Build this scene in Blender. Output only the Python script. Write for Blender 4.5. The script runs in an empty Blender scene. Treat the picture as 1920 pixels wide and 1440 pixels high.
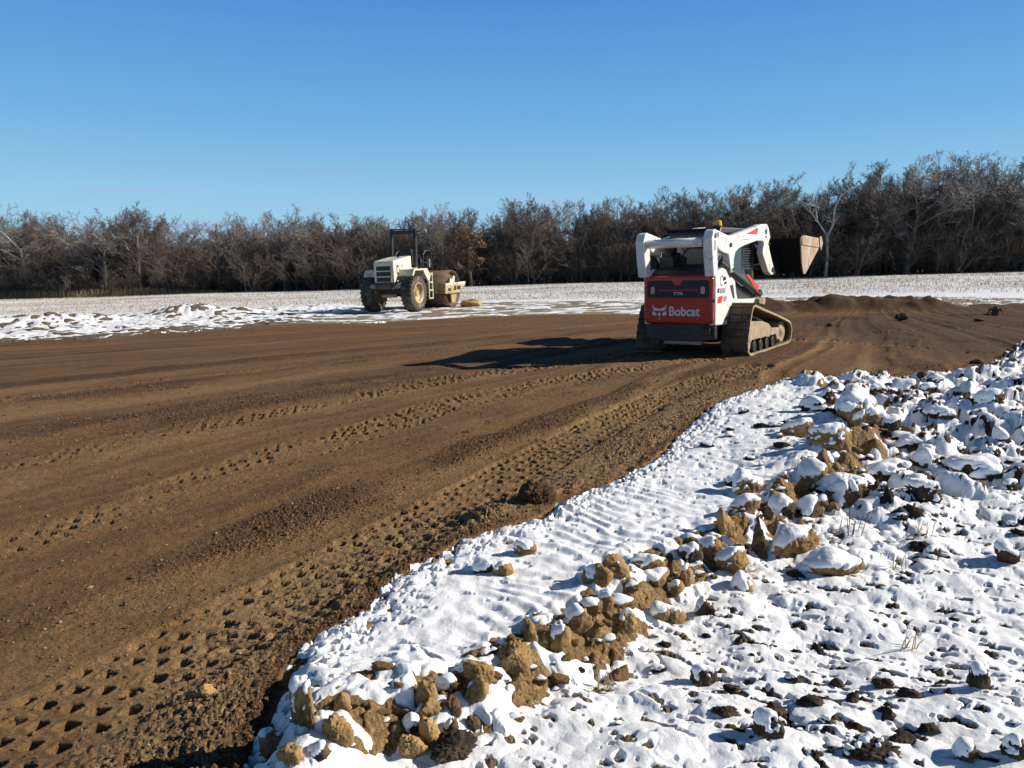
import bpy, math, random
import numpy as np
from mathutils import Matrix, Vector
random.seed(7)
RNG = np.random.default_rng(11)
S = bpy.context.scene
C = S.collection
rad = math.radians

# ---------------------------------------------------------------- camera
F = 1400.0; H = 1.5; HOR = 505.0
PITCH = math.atan((720 - HOR) / F)
cam_d = bpy.data.cameras.new('camera')
cam_d.sensor_width = 36.0
cam_d.lens = 36.0 * F / 1920.0
cam_d.clip_start = 0.05; cam_d.clip_end = 2000.0
cam = bpy.data.objects.new('camera', cam_d); C.objects.link(cam)
cam.location = (0, 0, H)
cam.rotation_euler = (math.pi / 2 - PITCH, 0, 0)
S.camera = cam
S.render.resolution_x = 1024; S.render.resolution_y = 768

# ---------------------------------------------------------------- sun, sky, exposure
SUN_EL = 28.5
SUN_AZ = 85.0           # compass degrees clockwise from +Y (the view direction): the sun stands to the right
W = bpy.data.worlds.new('World'); S.world = W
W.use_nodes = True
nt = W.node_tree
for n in list(nt.nodes): nt.nodes.remove(n)
wo = nt.nodes.new('ShaderNodeOutputWorld')
bg = nt.nodes.new('ShaderNodeBackground')
sky = nt.nodes.new('ShaderNodeTexSky'); sky.sky_type = 'NISHITA'; sky.sun_disc = False
sky.sun_elevation = rad(SUN_EL); sky.sun_rotation = rad(SUN_AZ)
sky.air_density = 1.0; sky.dust_density = 0.0; sky.ozone_density = 1.3; sky.altitude = 300
hsv = nt.nodes.new('ShaderNodeHueSaturation'); hsv.inputs['Saturation'].default_value = 1.1
nt.links.new(sky.outputs[0], hsv.inputs['Color'])
# a few thin cloud wisps low above the horizon
tc = nt.nodes.new('ShaderNodeTexCoord')
mp = nt.nodes.new('ShaderNodeMapping'); mp.inputs['Scale'].default_value = (3.0, 3.0, 38.0)
ns = nt.nodes.new('ShaderNodeTexNoise'); ns.inputs['Scale'].default_value = 2.2; ns.inputs['Detail'].default_value = 4
nt.links.new(tc.outputs['Generated'], mp.inputs[0]); nt.links.new(mp.outputs[0], ns.inputs['Vector'])
rp = nt.nodes.new('ShaderNodeValToRGB'); rp.color_ramp.elements[0].position = 0.54; rp.color_ramp.elements[1].position = 0.72
nt.links.new(ns.outputs['Fac'], rp.inputs[0])
sx = nt.nodes.new('ShaderNodeSeparateXYZ'); nt.links.new(tc.outputs['Generated'], sx.inputs[0])
mr = nt.nodes.new('ShaderNodeMapRange'); mr.inputs[1].default_value = 0.13; mr.inputs[2].default_value = 0.085
mr.inputs[3].default_value = 0; mr.inputs[4].default_value = 0.6
nt.links.new(sx.outputs['Z'], mr.inputs[0])
ml = nt.nodes.new('ShaderNodeMath'); ml.operation = 'MULTIPLY'
nt.links.new(rp.outputs[0], ml.inputs[0]); nt.links.new(mr.outputs[0], ml.inputs[1])
def lin(r, g, b, k=1.0): return tuple(((q / 255 / 12.92) if q / 255 < .04045 else ((q / 255 + .055) / 1.055) ** 2.4) * k for q in (r, g, b)) + (1,)
gr = nt.nodes.new('ShaderNodeValToRGB'); el = gr.color_ramp.elements
el[0].position = 0.0; el[0].color = lin(162, 207, 233); el[1].position = .9; el[1].color = lin(12, 27, 52)
for p_, c_ in ((.09, (143, 198, 231)), (.18, (112, 174, 226)), (.32, (76, 143, 214)), (.5, (28, 56, 98))):
    e_ = el.new(p_); e_.color = lin(*c_)
nt.links.new(sx.outputs['Z'], gr.inputs[0])
gs = nt.nodes.new('ShaderNodeVectorMath'); gs.operation = 'SCALE'; gs.inputs['Scale'].default_value = 7.5
nt.links.new(gr.outputs[0], gs.inputs[0])
gm = nt.nodes.new('ShaderNodeMixRGB'); gm.inputs[0].default_value = .92
nt.links.new(hsv.outputs[0], gm.inputs[1]); nt.links.new(gs.outputs[0], gm.inputs[2])
mx = nt.nodes.new('ShaderNodeMixRGB'); mx.inputs[2].default_value = (3.0, 3.7, 6.0, 1)
nt.links.new(ml.outputs[0], mx.inputs[0]); nt.links.new(gm.outputs[0], mx.inputs[1])
nt.links.new(mx.outputs[0], bg.inputs[0]); nt.links.new(bg.outputs[0], wo.inputs[0])
bg.inputs[1].default_value = 0.10
sd_ = bpy.data.lights.new('sun', 'SUN'); sd_.energy = 5.0; sd_.angle = rad(0.5); sd_.color = (1.0, 0.92, 0.80)
sun = bpy.data.objects.new('sun', sd_); C.objects.link(sun)
sv = Vector((math.sin(rad(SUN_AZ)) * math.cos(rad(SUN_EL)), math.cos(rad(SUN_AZ)) * math.cos(rad(SUN_EL)), math.sin(rad(SUN_EL))))
sun.rotation_euler = sv.to_track_quat('Z', 'Y').to_euler()
S.view_settings.view_transform = 'Standard'; S.view_settings.look = 'None'
S.view_settings.exposure = 0.42; S.view_settings.gamma = 1.0
S.render.engine = 'CYCLES'

# ---------------------------------------------------------------- noise (numpy)
def _h(ix, iy, seed):
    h = (ix.astype(np.int64) * 374761393 + iy.astype(np.int64) * 668265263 + seed * 974711) & 0xffffffff
    h = ((h ^ (h >> 13)) * 1274126177) & 0xffffffff
    h = (h ^ (h >> 16)) & 0xffffffff
    return h
def _r(ix, iy, seed): return (_h(ix, iy, seed) / 4294967295.0).astype(np.float32)
def noise(x, y, seed=0):
    """gradient noise about -1..1"""
    x = np.asarray(x, float); y = np.asarray(y, float)
    x0 = np.floor(x); y0 = np.floor(y); fx = (x - x0).astype(np.float32); fy = (y - y0).astype(np.float32)
    x0 = x0.astype(np.int64); y0 = y0.astype(np.int64)
    def g(a, b, dx, dy):
        t = _r(a, b, seed) * 6.2831853
        return np.cos(t) * dx + np.sin(t) * dy
    n00 = g(x0, y0, fx, fy); n10 = g(x0 + 1, y0, fx - 1, fy); n01 = g(x0, y0 + 1, fx, fy - 1); n11 = g(x0 + 1, y0 + 1, fx - 1, fy - 1)
    sx_ = fx * fx * fx * (fx * (fx * 6 - 15) + 10); sy_ = fy * fy * fy * (fy * (fy * 6 - 15) + 10)
    a = n00 + (n10 - n00) * sx_; b = n01 + (n11 - n01) * sx_
    return (a + (b - a) * sy_) * 1.5
def fbm(x, y, seed=0, o=3, gain=.5):
    v = 0; a = 1; f = 1
    for i in range(o):
        v = v + a * noise(x * f, y * f, seed + i * 17); a *= gain; f *= 2.03
    return v
def domes(x, y, seed=0, fill=.8, lo=.25, warp=.25):
    """rounded random lumps 0..1 in unit cells"""
    x = x + warp * noise(x * 1.7, y * 1.7, seed + 91); y = y + warp * noise(x * 1.7, y * 1.7, seed + 92)
    x0 = np.floor(x).astype(np.int64); y0 = np.floor(y).astype(np.int64)
    out = np.zeros(np.shape(x), np.float32)
    for i in (-1, 0, 1):
        for j in (-1, 0, 1):
            a = x0 + i; b = y0 + j
            k = _r(a, b, seed + 3)
            dx = x - (a + .2 + .6 * _r(a, b, seed + 1)); dy = y - (b + .2 + .6 * _r(a, b, seed + 2))
            r = .35 + .4 * _r(a, b, seed + 4)
            v = np.clip(1 - (dx * dx + dy * dy) / (r * r), 0, 1)
            v = np.where(k < fill, np.sqrt(v) * (lo + (1 - lo) * k / fill), 0)
            out = np.maximum(out, v)
    return out
def sm(x, a, b):
    t = np.clip((x - a) / (b - a), 0, 1); return t * t * (3 - 2 * t)
def on(mask, fn, *arr):
    """evaluate fn only where mask"""
    out = np.zeros(mask.shape, np.float32)
    if mask.any(): out[mask] = fn(*[a[mask] for a in arr])
    return out

def polydist(x, y, pts):
    """distance to an open polyline, arc length at foot, signed side (left +)"""
    best = np.full(x.shape, 1e9); sb = np.zeros(x.shape); sg = np.zeros(x.shape); acc = 0
    for (ax, ay), (bx, by) in zip(pts[:-1], pts[1:]):
        dx, dy = bx - ax, by - ay; L = math.hypot(dx, dy)
        t = np.clip(((x - ax) * dx + (y - ay) * dy) / L / L, 0, 1)
        ex = x - ax - t * dx; ey = y - ay - t * dy; d = ex * ex + ey * ey
        m = d < best
        best = np.where(m, d, best); sb = np.where(m, acc + t * L, sb); sg = np.where(m, np.sign(dx * ey - dy * ex), sg)
        acc += L
    return np.sqrt(best), sb, sg
def inpoly(x, y, pts):
    c = np.zeros(x.shape, bool); n = len(pts)
    for i in range(n):
        ax, ay = pts[i]; bx, by = pts[(i + 1) % n]
        if ay == by: continue
        c ^= ((ay > y) != (by > y)) & (x < (bx - ax) * (y - ay) / (by - ay) + ax)
    return c
def smoothline(pts, k=6):
    P = [np.array(p, float) for p in pts]; P = [2 * P[0] - P[1]] + P + [2 * P[-1] - P[-2]]; out = []
    for i in range(1, len(P) - 2):
        for t in np.linspace(0, 1, k, endpoint=False):
            a, b, c_, d = P[i - 1:i + 3]
            out.append(tuple(.5 * (2 * b + (c_ - a) * t + (2 * a - 5 * b + 4 * c_ - d) * t * t + (3 * b - a - 3 * c_ + d) * t ** 3)))
    out.append(tuple(P[-2])); return out

# ---------------------------------------------------------------- layout of the place (metres; x right, y away)
TX = 0.028
NEAR_EDGE = [(-1.0, -6), (-0.9, -1), (-0.86, 1.2), (-.82, 2.1), (-.85, 2.38), (-.88, 2.74), (-.8, 2.93), (-.64, 3.14), (-.62, 3.36), (-.3, 3.97), (.1, 4.29),
             (.35, 4.68), (.89, 5.26), (1.2, 5.87), (2.0, 7.44), (2.99, 8.61), (4.1, 9.4), (4.7, 9.3), (5.3, 9.2), (5.9, 9.35), (6.6, 10.2), (8.1, 12.0), (10.5, 14.2), (15, 18), (22, 22)]
FAR_EDGE = [(24, 25), (16, 21.5), (12.6, 21.2), (10.9, 24.0), (9.3, 25.4), (5.8, 24.2), (3.8, 23.5), (2.4, 24.1), (0, 24.6), (-2.7, 23.7), (-4.1, 22.5), (-6.1, 23.4), (-7.8, 22.6), (-9.6, 20.5),
            (-10.4, 19.4), (-12.9, 18.9), (-20, 17.5), (-40, 13), (-60, 8), (-60, -6)]
PAD = NEAR_EDGE + FAR_EDGE
SNOW2 = [(-60, 12), (-13.5, 19.9), (-8.95, 25.5), (-6.5, 28), (-6.0, 33.0), (-1.5, 35.6), (5.8, 34), (11, 32.4), (15.8, 30.1), (18, 25.4), (40, 22)]
RIDGE = smoothline([(-.75, 1.2), (-.62, 2.1), (-.45, 2.38), (-.2, 2.5), (-.05, 2.68), (.12, 2.86), (.32, 3.1), (.6, 3.55), (.92, 3.8), (1.25, 4.1), (1.65, 4.5), (2.2, 5.1), (2.9, 6.1), (3.3, 7.2)], 3)
TRACKS = [  # polyline, half width, pitch along, pitch across, depth
    (smoothline([(-2.6, .6), (-1.72, 2.1), (-1.43, 2.61), (-1.17, 3.12), (-.83, 3.74), (-.36, 4.63), (.17, 5.64), (.99, 7.18), (2.2, 9.1), (3.6, 10.8)], 4), .26, .115, .1, .040),
    (smoothline([(-4.4, 2.3), (-2.99, 4.16), (-2.47, 5.05), (-1.88, 6.3), (-1.3, 7.24), (-.35, 8.9), (1.9, 10.99), (3.3, 12.0)], 4), .30, .13, .12, .040),
    (smoothline([(-5.6, 3.9), (-4.0, 6.4), (-2.6, 8.3), (-.9, 10.3), (1.2, 12.1), (2.6, 13.0)], 4), .28, .14, .12, .034),
    (smoothline([(-9, 6.5), (-6, 10.2), (-3.5, 12.4), (-.5, 14.6), (3, 16.4), (5, 17)], 4), .22, .14, .12, .014),
    (smoothline([(5.2, 14.9), (6.4, 13.2), (7.3, 11.6), (8.4, 11.4)], 4), .2, .14, .12, .02),
    (smoothline([(7.2, 17.6), (7.6, 14.8), (8.1, 12.4)], 4), .2, .14, .12, .02),
    (smoothline([(5.6, 14.3), (7.6, 15.4), (9.6, 15.6), (12, 15.9)], 4), .22, .14, .12, .018),
]
MOUNDS = [(8.2, 23.0, .9, .42), (9.5, 22.6, .8, .5), (10.6, 22.9, 1.1, .45), (11.7, 22.2, 1.0, .4), (7.0, 22.9, 1.2, .3), (13.4, 21.6, 1.5, .3), (10.2, 20.3, .35, .13), (8.9, 19.3, .4, .12), (11.8, 19.2, .4, .14)]
PILES = [(-16.6, 26.2, 1.5, .62), (-15.4, 27.6, 1.0, .4), (-13.3, 29.8, 1.1, .72), (-12.2, 29.9, .9, .4), (-11.0, 30.4, .8, .42), (-9.6, 32.8, 1.2, .34), (-8.0, 33.6, .9, .25), (-14.4, 23.4, .9, .2), (-17.6, 25, .8, .3)]

def base(x, y):
    g = TX * np.clip(x, -130, 130) - .006 * np.clip(y - 30, 0, 70)
    g = g + .10 * noise(x / 14, y / 14, 5) * sm(y, 18, 40)
    return g
def terrain(x, y):
    x = np.asarray(x, float); y = np.asarray(y, float)
    g = base(x, y)
    R = np.hypot(x, y)
    wob = .10 * noise(x / .5, y / .5, 41) + .06 * noise(x / .17, y / .17, 42) + .03 * noise(x / .06, y / .06, 43)
    d, s, sg = polydist(x, y, PAD + [PAD[0]])
    ins = inpoly(x, y, PAD)
    sd = np.where(ins, d, -d)
    sdw = sd + wob * np.where(R > 14, 2.2, 1.0)
    near = (~ins) & (y < .75 * x + 6.2) & (x > -1.3)
    far = ~ins & ~near
    out = np.clip(-sd, 0, None)
    rd, rs, rg = polydist(x, y, RIDGE)
    rsd = rd * -rg                      # + = to the right of the ridge (down side)
    rsd = np.where(y > 7.4, np.clip(x - 3.4, -1, 1), rsd)
    # ---- near snow zone: bank, shelf, ridge, lower rough ground
    N = near.astype(float)
    nearf = 1 - sm(y, 2.25, 2.8)
    shelf = (.02 + .10 * nearf) * sm(out, 0, .12 + .1 * nearf)
    drop = -.13 * sm(rsd, -.03, .34)
    upr = .075 * sm(y - .45 * x, 2.6, 4.6) * sm(x, 1.2, 2.6)
    heap = 1.1 * np.exp(-(((x - 8.9) / 1.75) ** 2 + ((y - 8.0) / 1.5) ** 2)) + .16 * np.exp(-(((x - 5.1) / 1.2) ** 2 + ((y - 7.0) / .8) ** 2))
    pit = -.16 * np.exp(-(((x - 2.75) / .35) ** 2 + ((y - 6.0) / .3) ** 2)) - .14 * np.exp(-(((x - 3.7) / .5) ** 2 + ((y - 6.2) / .22) ** 2))
    low = N * (shelf + drop + upr + heap + pit + .022 * noise(x / .28, y / .2, 38) * sm(rsd, .1, .4))
    q_ridge = np.exp(-((rsd - .10) / .17) ** 2) * sm(y, 1.9, 2.3)
    q_up = sm(y - .45 * x, 2.7, 3.6) * sm(x, 1.35, 2.2) * sm(rsd, -.5, .1)
    q_low = sm(rsd, .2, .5)
    Q = N * np.clip(.10 + 1.0 * q_ridge + .95 * q_up + (.13 + .16 * sm(noise(x / .7, y / .5, 46), -.1, .5)) * q_low, 0, 1.15)
    nm = N > 0
    L1 = on(nm, lambda a, b: domes(a / .36, b / .36, 3, .75), x, y)
    L2 = on(nm, lambda a, b: domes(a / .15, b / .15, 7, .7), x, y)
    L3 = on(nm & (R < 12), lambda a, b: domes(a / .062, b / .062, 9, .7), x, y)
    # ---- far piles and rough strip
    pl = 0
    for (px, py, r, h) in PILES: pl = pl + .5 * h * np.exp(-(((x - px) / r) ** 2 + ((y - py) / r) ** 2))
    leftrough = sm(-x, 5.5, 8) * (1 - sm(y, 31, 35)) * sm(y, 17, 19)
    FQ = far * np.clip(leftrough * .75 + 1.2 * np.clip(pl, 0, 1), 0, 1.2)
    fm = far & (y < 45) & (y > 15) & (np.abs(x) < 45)
    f1 = on(fm, lambda a, b: domes(a / .8, b / .8, 23, .6), x, y); f2 = on(fm, lambda a, b: domes(a / .33, b / .33, 24, .6), x, y)
    # ---- pad relief
    ang = np.arctan2(y - 27.5, x - 12.8)
    ang = np.where(ang > 0, ang - 2 * math.pi, ang)
    sc = ang * 24 + .35 * noise(x / 4, y / 4, 51) + .12 * noise(x / 1.2, y / 1.2, 52)
    near_amt = 1 - sm(y, 16, 23)
    crumb = sm(noise(sc / 1.0, x * 0 + .5, 61) + .65 * noise(sc / .36, x * .02, 62) + .2 * noise(x / .9, y / .9, 63), -.12, .35)
    crumb = crumb * (.25 + .75 * sm(noise(x / 1.5, y / 1.9, 98) + .4 * noise(x / .4, y / .4, 99), -.45, .25))
    I = ins.astype(float)
    mnd = 0
    for (px, py, r, h) in MOUNDS: mnd = mnd + .56 * h * np.clip(1 - (((x - px) / r) ** 2 + ((y - py) / (r * .8)) ** 2) / 2.4, 0, 1) ** 1.1
    mnd = mnd * (1 + .35 * noise(x / .9, y / .9, 71) + .22 * noise(x / .3, y / .3, 72)); mflat = 1 - sm(mnd, .01, .1)
    im = ins & (R < 16)
    c1 = on(im & (crumb > .02), lambda a, b: domes(a / .034, b / .034, 31, .75), x, y)
    c2 = on(im & (crumb > .02) & (R < 9), lambda a, b: domes(a / .016, b / .016, 33, .75), x, y)
    # tracks
    lug = np.zeros(x.shape); rut = np.zeros(x.shape); trk = np.zeros(x.shape)
    for ti, (pl_, hw, pa, pc, dep) in enumerate(TRACKS):
        P_ = np.array(pl_); bm = (x > P_[:, 0].min() - .6) & (x < P_[:, 0].max() + .6) & (y > P_[:, 1].min() - .6) & (y < P_[:, 1].max() + .6) & ins
        if not bm.any(): continue
        xx = x[bm]; yy = y[bm]
        dd, ss, gg = polydist(xx, yy, pl_); dl = dd * gg
        dl = dl + .02 * noise(xx / .3, yy / .3, 81 + ti); ss = ss + .010 * noise(xx / .2, yy / .2, 91 + ti)
        row = np.floor(dl / pc); fv = dl / pc - row
        uu = ss / pa + .33 * row; cu = np.floor(uu); fu = uu - cu + .10 * (_r(row.astype(np.int64), cu.astype(np.int64), 75 + ti) - .5); fv = fv + .10 * (_r(row.astype(np.int64), cu.astype(np.int64), 95 + ti) - .5)
        keep = _r(row.astype(np.int64), cu.astype(np.int64), 5 + ti)
        worn = sm(noise(ss / .9, ss * 0 + .37 * row, 14 + ti) + .2 * noise(xx / .1, yy / .1, 15), -1.1 if ti == 0 else -.7, -.1)
        bar = sm(ss, 3.2, 5.5) if ti < 3 else .6
        hole = sm(.29 + .12 * bar - np.abs(fv - .5), 0, .07) * sm(.235 - np.abs(fu - .5 + .25 * (fv - .5)), 0, .08) * (keep > .12) * worn * (.6 + .4 * keep)
        rim = np.exp(-((np.hypot((fu - .5), (fv - .5)) - .36) / .1) ** 2) * .18
        edge = sm(hw - np.abs(dl), -.01, .02)
        lug[bm] += -dep * (1 + 1.0 * bar) * hole * edge * (1 if ti == 0 else sm(noise(ss / 1.1, dl / .35, 64 + ti), -.55, .15)) + dep * rim * edge * .5 - .006 * edge
        rut[bm] += .004 * np.exp(-((np.abs(dl) - hw - .03) / .03) ** 2)
        pres = 1 if ti == 0 else sm(noise(ss / 1.1, dl / .35, 64 + ti), -.55, .15)
        lug[bm] *= 1 if ti == 0 else 1
        trk[bm] = np.maximum(trk[bm], sm(hw + .08 - np.abs(dl) + .08 * noise(xx / .25, yy / .25, 19), 0, .16) * (1 if ti == 0 else .25 + .5 * pres))
    crumb = crumb * (1 - .85 * trk)
    ledge = sm(sd, .0, .15) * (1 - sm(sd, .35, .7)) * (y < 9)            # crumbly shoulder next to the snow
    rip = np.sin(s * 2 * math.pi / .075 + 1.5 * noise(x / .3, y / .3, 77)) * .006 * ledge
    edgelump = on(ins & (sd < .5) & (y < 10), lambda a, b: domes(a / .12, b / .12, 35, .5), x, y)
    pad = I * (.012 * noise(sc / .55, x * .05, 65) * near_amt * mflat + .022 * crumb * near_amt + mnd
               + (crumb + (.25 * ledge)) * (.011 * c1 + .006 * c2) + lug + rut + rip + .022 * edgelump * (1 - sm(sd, .05, .45))
               + .0035 * fbm(x / .05, y / .05, 66, 2) * (R < 12) + .03 * noise(sc / .5, x * .05, 67) * sm(y, 9, 14) * (1 - sm(y, 24, 30)) * mflat)
    pad = pad + I * .07 * np.exp(-(((x + .12) / .2) ** 2 + ((y - 4.35) / .16) ** 2))
    fin = on(near & (R < 14), lambda a, b: fbm(a / .035, b / .035, 11, 2), x, y)
    lump = .15 * L1 * np.clip(q_up + .3 * q_ridge, 0, 1) + .066 * L2 * Q + .028 * L3 * Q
    ca, sa = math.cos(rad(-38)), math.sin(rad(-38)); ax = ca * x + sa * y; ay = -sa * x + ca * y
    st = noise(ax / .14, ay / .05, 55) + .45 * noise(x / .03, y / .03, 56)
    zone = np.exp(-(((x - 1.25) / .85) ** 2 + ((y - 2.5) / .5) ** 2))
    bare = sm(st, .50 - .22 * zone, .66 - .22 * zone) * sm(rsd, .2, .4)
    sp = noise(x / .05, y / .035, 57) + .5 * noise(x / .14, y / .14, 58) - .25 * (1 - sm(rsd, .1, .4)) - .1 * q_up - .12 * q_low * sm(noise(x / .6, y / .4, 53), -.3, .3)
    spm = sm(sp, .50, .70)
    D = g + low + N * (.013 * spm * (1 + .6 * fin) + .016 * bare * (1 + .8 * fin) + lump + .006 * fin) + far * (np.clip(pl, 0, 1) + FQ * (.10 * f1 + .07 * f2)) + pad
    # ---- snow
    strip = N * (1 - sm(rsd, -.12, .05))
    ripple = .006 * np.sin((rs * 1.0 + .10 * noise(x / .4, y / .4, 44)) * 2 * math.pi / .105) * strip * sm(noise(x / .8, y / .8, 45), -.5, .2)
    t = .027 + .022 * np.exp(-(((x - 6.6) / 1.9) ** 2 + ((y - 8.3) / 1.5) ** 2)) + .010 * noise(x / .22, y / .22, 47) + .006 * noise(x / .07, y / .07, 48)
    t = t - .055 * np.clip(q_ridge, 0, 1) * sm(noise(x / .16, y / .16, 49) + .4 * noise(x / .06, y / .06, 50), -.35, .25) * N
    # dark elongated bare streaks low on the right
    t = t - .05 * N * bare
    t = t - .028 * N * spm - .003 * q_low * N
    t = t - .03 * strip * sm(noise(x / .13, y / .05, 59), .5, .65)
    snowlow = np.clip(N, 0, 1) * (.15 * L1 * np.clip(q_up + .3 * q_ridge, 0, 1) * .93 + .052 * L2 * Q + .014 * L3 * Q)
    tn = t + (snowlow - N * lump) - N * .006 * fin + ripple + .03 * N * np.clip(.5 - out / .3, 0, 1) * 0
    tn = tn - .05 * (1 - sm(-sdw, -.02, .03)) - .036 * (1 - sm(out, .02, .34)) * sm(noise(x / .07, y / .05, 86) + .5 * noise(x / .025, y / .025, 87), .0, .35)
    # far snow
    s2 = polydist(x, y, SNOW2); s2d = s2[0] * s2[2]      # + beyond the line (left of direction of travel)
    patchy = noise(x / 1.6, y / .55, 74) + .6 * noise(x / .5, y / .2, 75)
    tf = .02 + .02 * noise(x / .6, y / .4, 72)
    tf = tf - .08 * (1 - sm(s2d + .5 * noise(x / .9, y / .6, 76), -.15, .15)) * sm(.06 - patchy, -.35, .1)
    tf = tf - far * .06 * sm(FQ * (f1 * .5 + f2 * .8 + .8 * noise(x / .35, y / .35, 73)), .38, .75)
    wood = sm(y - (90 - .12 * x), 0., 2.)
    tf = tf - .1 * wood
    tf = np.where(sdw > -.03, -.06, tf)
    T = np.where(near, tn, tf)
    T = np.where(ins & (sdw > 0), -.08, T)
    # thin snow left on the dirt beside the far right edge
    Ssurf = D + T
    # ---- soil colour (the soil's own colour)
    tanc = np.array([.285, .185, .085]); darkc = np.array([.040, .030, .022]); brown = np.array([.112, .056, .022]); pack = np.array([.178, .094, .037]); moist = np.array([.075, .040, .020])
    m = sm(rsd, .30, .55) * sm(x - .3 * y, -.4, .3)
    m = np.clip(m + .6 * noise(x / .5, y / .5, 82) * m, 0, 1)
    m = np.clip(np.maximum(m, sm(x, 3.2, 4.2) * .8), 0, 1)
    soil_n = tanc * (1 - m[..., None]) + darkc * m[..., None]
    wet = sm(.6 * noise(sc / .8, x * .03, 68) + .5 * noise(x / 2.5, y / 1.2, 69) + .55 * sm(y, 6, 13), -.1, .7)
    cr = np.clip(crumb * near_amt, 0, 1)
    soil_p = pack * (1 - cr[..., None]) + brown * cr[..., None]
    soil_p = soil_p * (1 - wet[..., None] * .5) + moist * 1.3 * wet[..., None] * .5
    fine_st = noise(sc / .16, x * .04, 96) + .7 * noise(sc / .45, x * .05, 97)
    soil_p = soil_p * (1 + .32 * np.clip(fine_st, -1, 1))[..., None]
    sand = (sm(noise(sc / .7 + 9, x * .05, 101) + .35 * noise(x / .8, y / .8, 102), .05, .5) * (1 - sm(y, 10, 14)) * (1 - .6 * cr))[..., None]
    soil_p = soil_p * (1 - .55 * sand) + np.array([.27, .165, .075]) * .55 * sand
    tk = (trk * (1 - wet * .5))[..., None]
    soil_p = soil_p * (1 - .6 * tk) + np.array([.270, .170, .080]) * .6 * tk
    mm = np.clip(sm(mnd, .02, .12) + sm(x, 5.6, 7.5) * sm(y, 10, 12) * (1 - sm(y, 19, 22)), 0, 1)[..., None]
    soil_p = soil_p * (1 - .8 * mm) + np.array([.062, .031, .015]) * .8 * mm
    le = np.clip(ledge, 0, 1)[..., None]
    soil_p = soil_p * (1 - .7 * le) + np.array([.30, .20, .10]) * .7 * le
    soil_f = np.array([.27, .215, .145]) * (1 + .25 * noise(x / .7, y / .3, 84))[..., None]
    pf = np.clip(pl + leftrough, 0, 1)[..., None] * .7
    soil_f = soil_f * (1 - pf) + np.array([.10, .075, .045]) * pf
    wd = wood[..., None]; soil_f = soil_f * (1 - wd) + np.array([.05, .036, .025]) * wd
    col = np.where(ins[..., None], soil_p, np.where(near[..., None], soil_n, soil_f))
    stub = far * sm(s2d, .5, 2.5) * (1 - .9 * leftrough)
    stub = stub * (1 - .7 * np.exp(-((s2d - 1.8) / 1.5) ** 2) * (x > 6))
    return dict(D=D, S=Ssurf, T=T, col=col, crumb=np.where(ins, cr, .5), stub=stub)

# ---------------------------------------------------------------- materials
def mat(name, col, rough=.6, metal=0, bump=0, bscale=40, var=0, vscale=6, dirt=None, dirt_amt=0, dirt_scale=5, coat=0):
    m = bpy.data.materials.new(name); m.use_nodes = True; t = m.node_tree; b = t.nodes['Principled BSDF']
    b.inputs['Base Color'].default_value = (*col, 1); b.inputs['Roughness'].default_value = rough; b.inputs['Metallic'].default_value = metal
    b.inputs['Coat Weight'].default_value = coat
    tco = t.nodes.new('ShaderNodeTexCoord'); src = None
    if var:
        n = t.nodes.new('ShaderNodeTexNoise'); n.inputs['Scale'].default_value = vscale; n.inputs['Detail'].default_value = 5
        t.links.new(tco.outputs['Object'], n.inputs['Vector'])
        r = t.nodes.new('ShaderNodeMapRange'); r.inputs[1].default_value = .3; r.inputs[2].default_value = .7; r.inputs[3].default_value = 1 - var; r.inputs[4].default_value = 1 + var
        t.links.new(n.outputs['Fac'], r.inputs[0])
        v = t.nodes.new('ShaderNodeVectorMath'); v.operation = 'SCALE'; v.inputs[0].default_value = col
        t.links.new(r.outputs[0], v.inputs['Scale']); src = v.outputs[0]
    if dirt:
        n = t.nodes.new('ShaderNodeTexNoise'); n.inputs['Scale'].default_value = dirt_scale; n.inputs['Detail'].default_value = 6; n.inputs['Roughness'].default_value = .65
        t.links.new(tco.outputs['Object'], n.inputs['Vector'])
        r = t.nodes.new('ShaderNodeMapRange'); r.inputs[1].default_value = .72 - .5 * dirt_amt; r.inputs[2].default_value = .86 - .5 * dirt_amt
        t.links.new(n.outputs['Fac'], r.inputs[0])
        x = t.nodes.new('ShaderNodeMixRGB'); x.inputs[2].default_value = (*dirt, 1); x.inputs[1].default_value = (*col, 1)
        if src: t.links.new(src, x.inputs[1])
        t.links.new(r.outputs[0], x.inputs[0]); src = x.outputs[0]
    if src: t.links.new(src, b.inputs['Base Color'])
    if bump:
        n = t.nodes.new('ShaderNodeTexNoise'); n.inputs['Scale'].default_value = bscale; n.inputs['Detail'].default_value = 5
        t.links.new(tco.outputs['Object'], n.inputs['Vector'])
        k = t.nodes.new('ShaderNodeBump'); k.inputs['Strength'].default_value = bump; k.inputs['Distance'].default_value = .02
        t.links.new(n.outputs['Fac'], k.inputs['Height']); t.links.new(k.outputs[0], b.inputs['Normal'])
    return m

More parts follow.
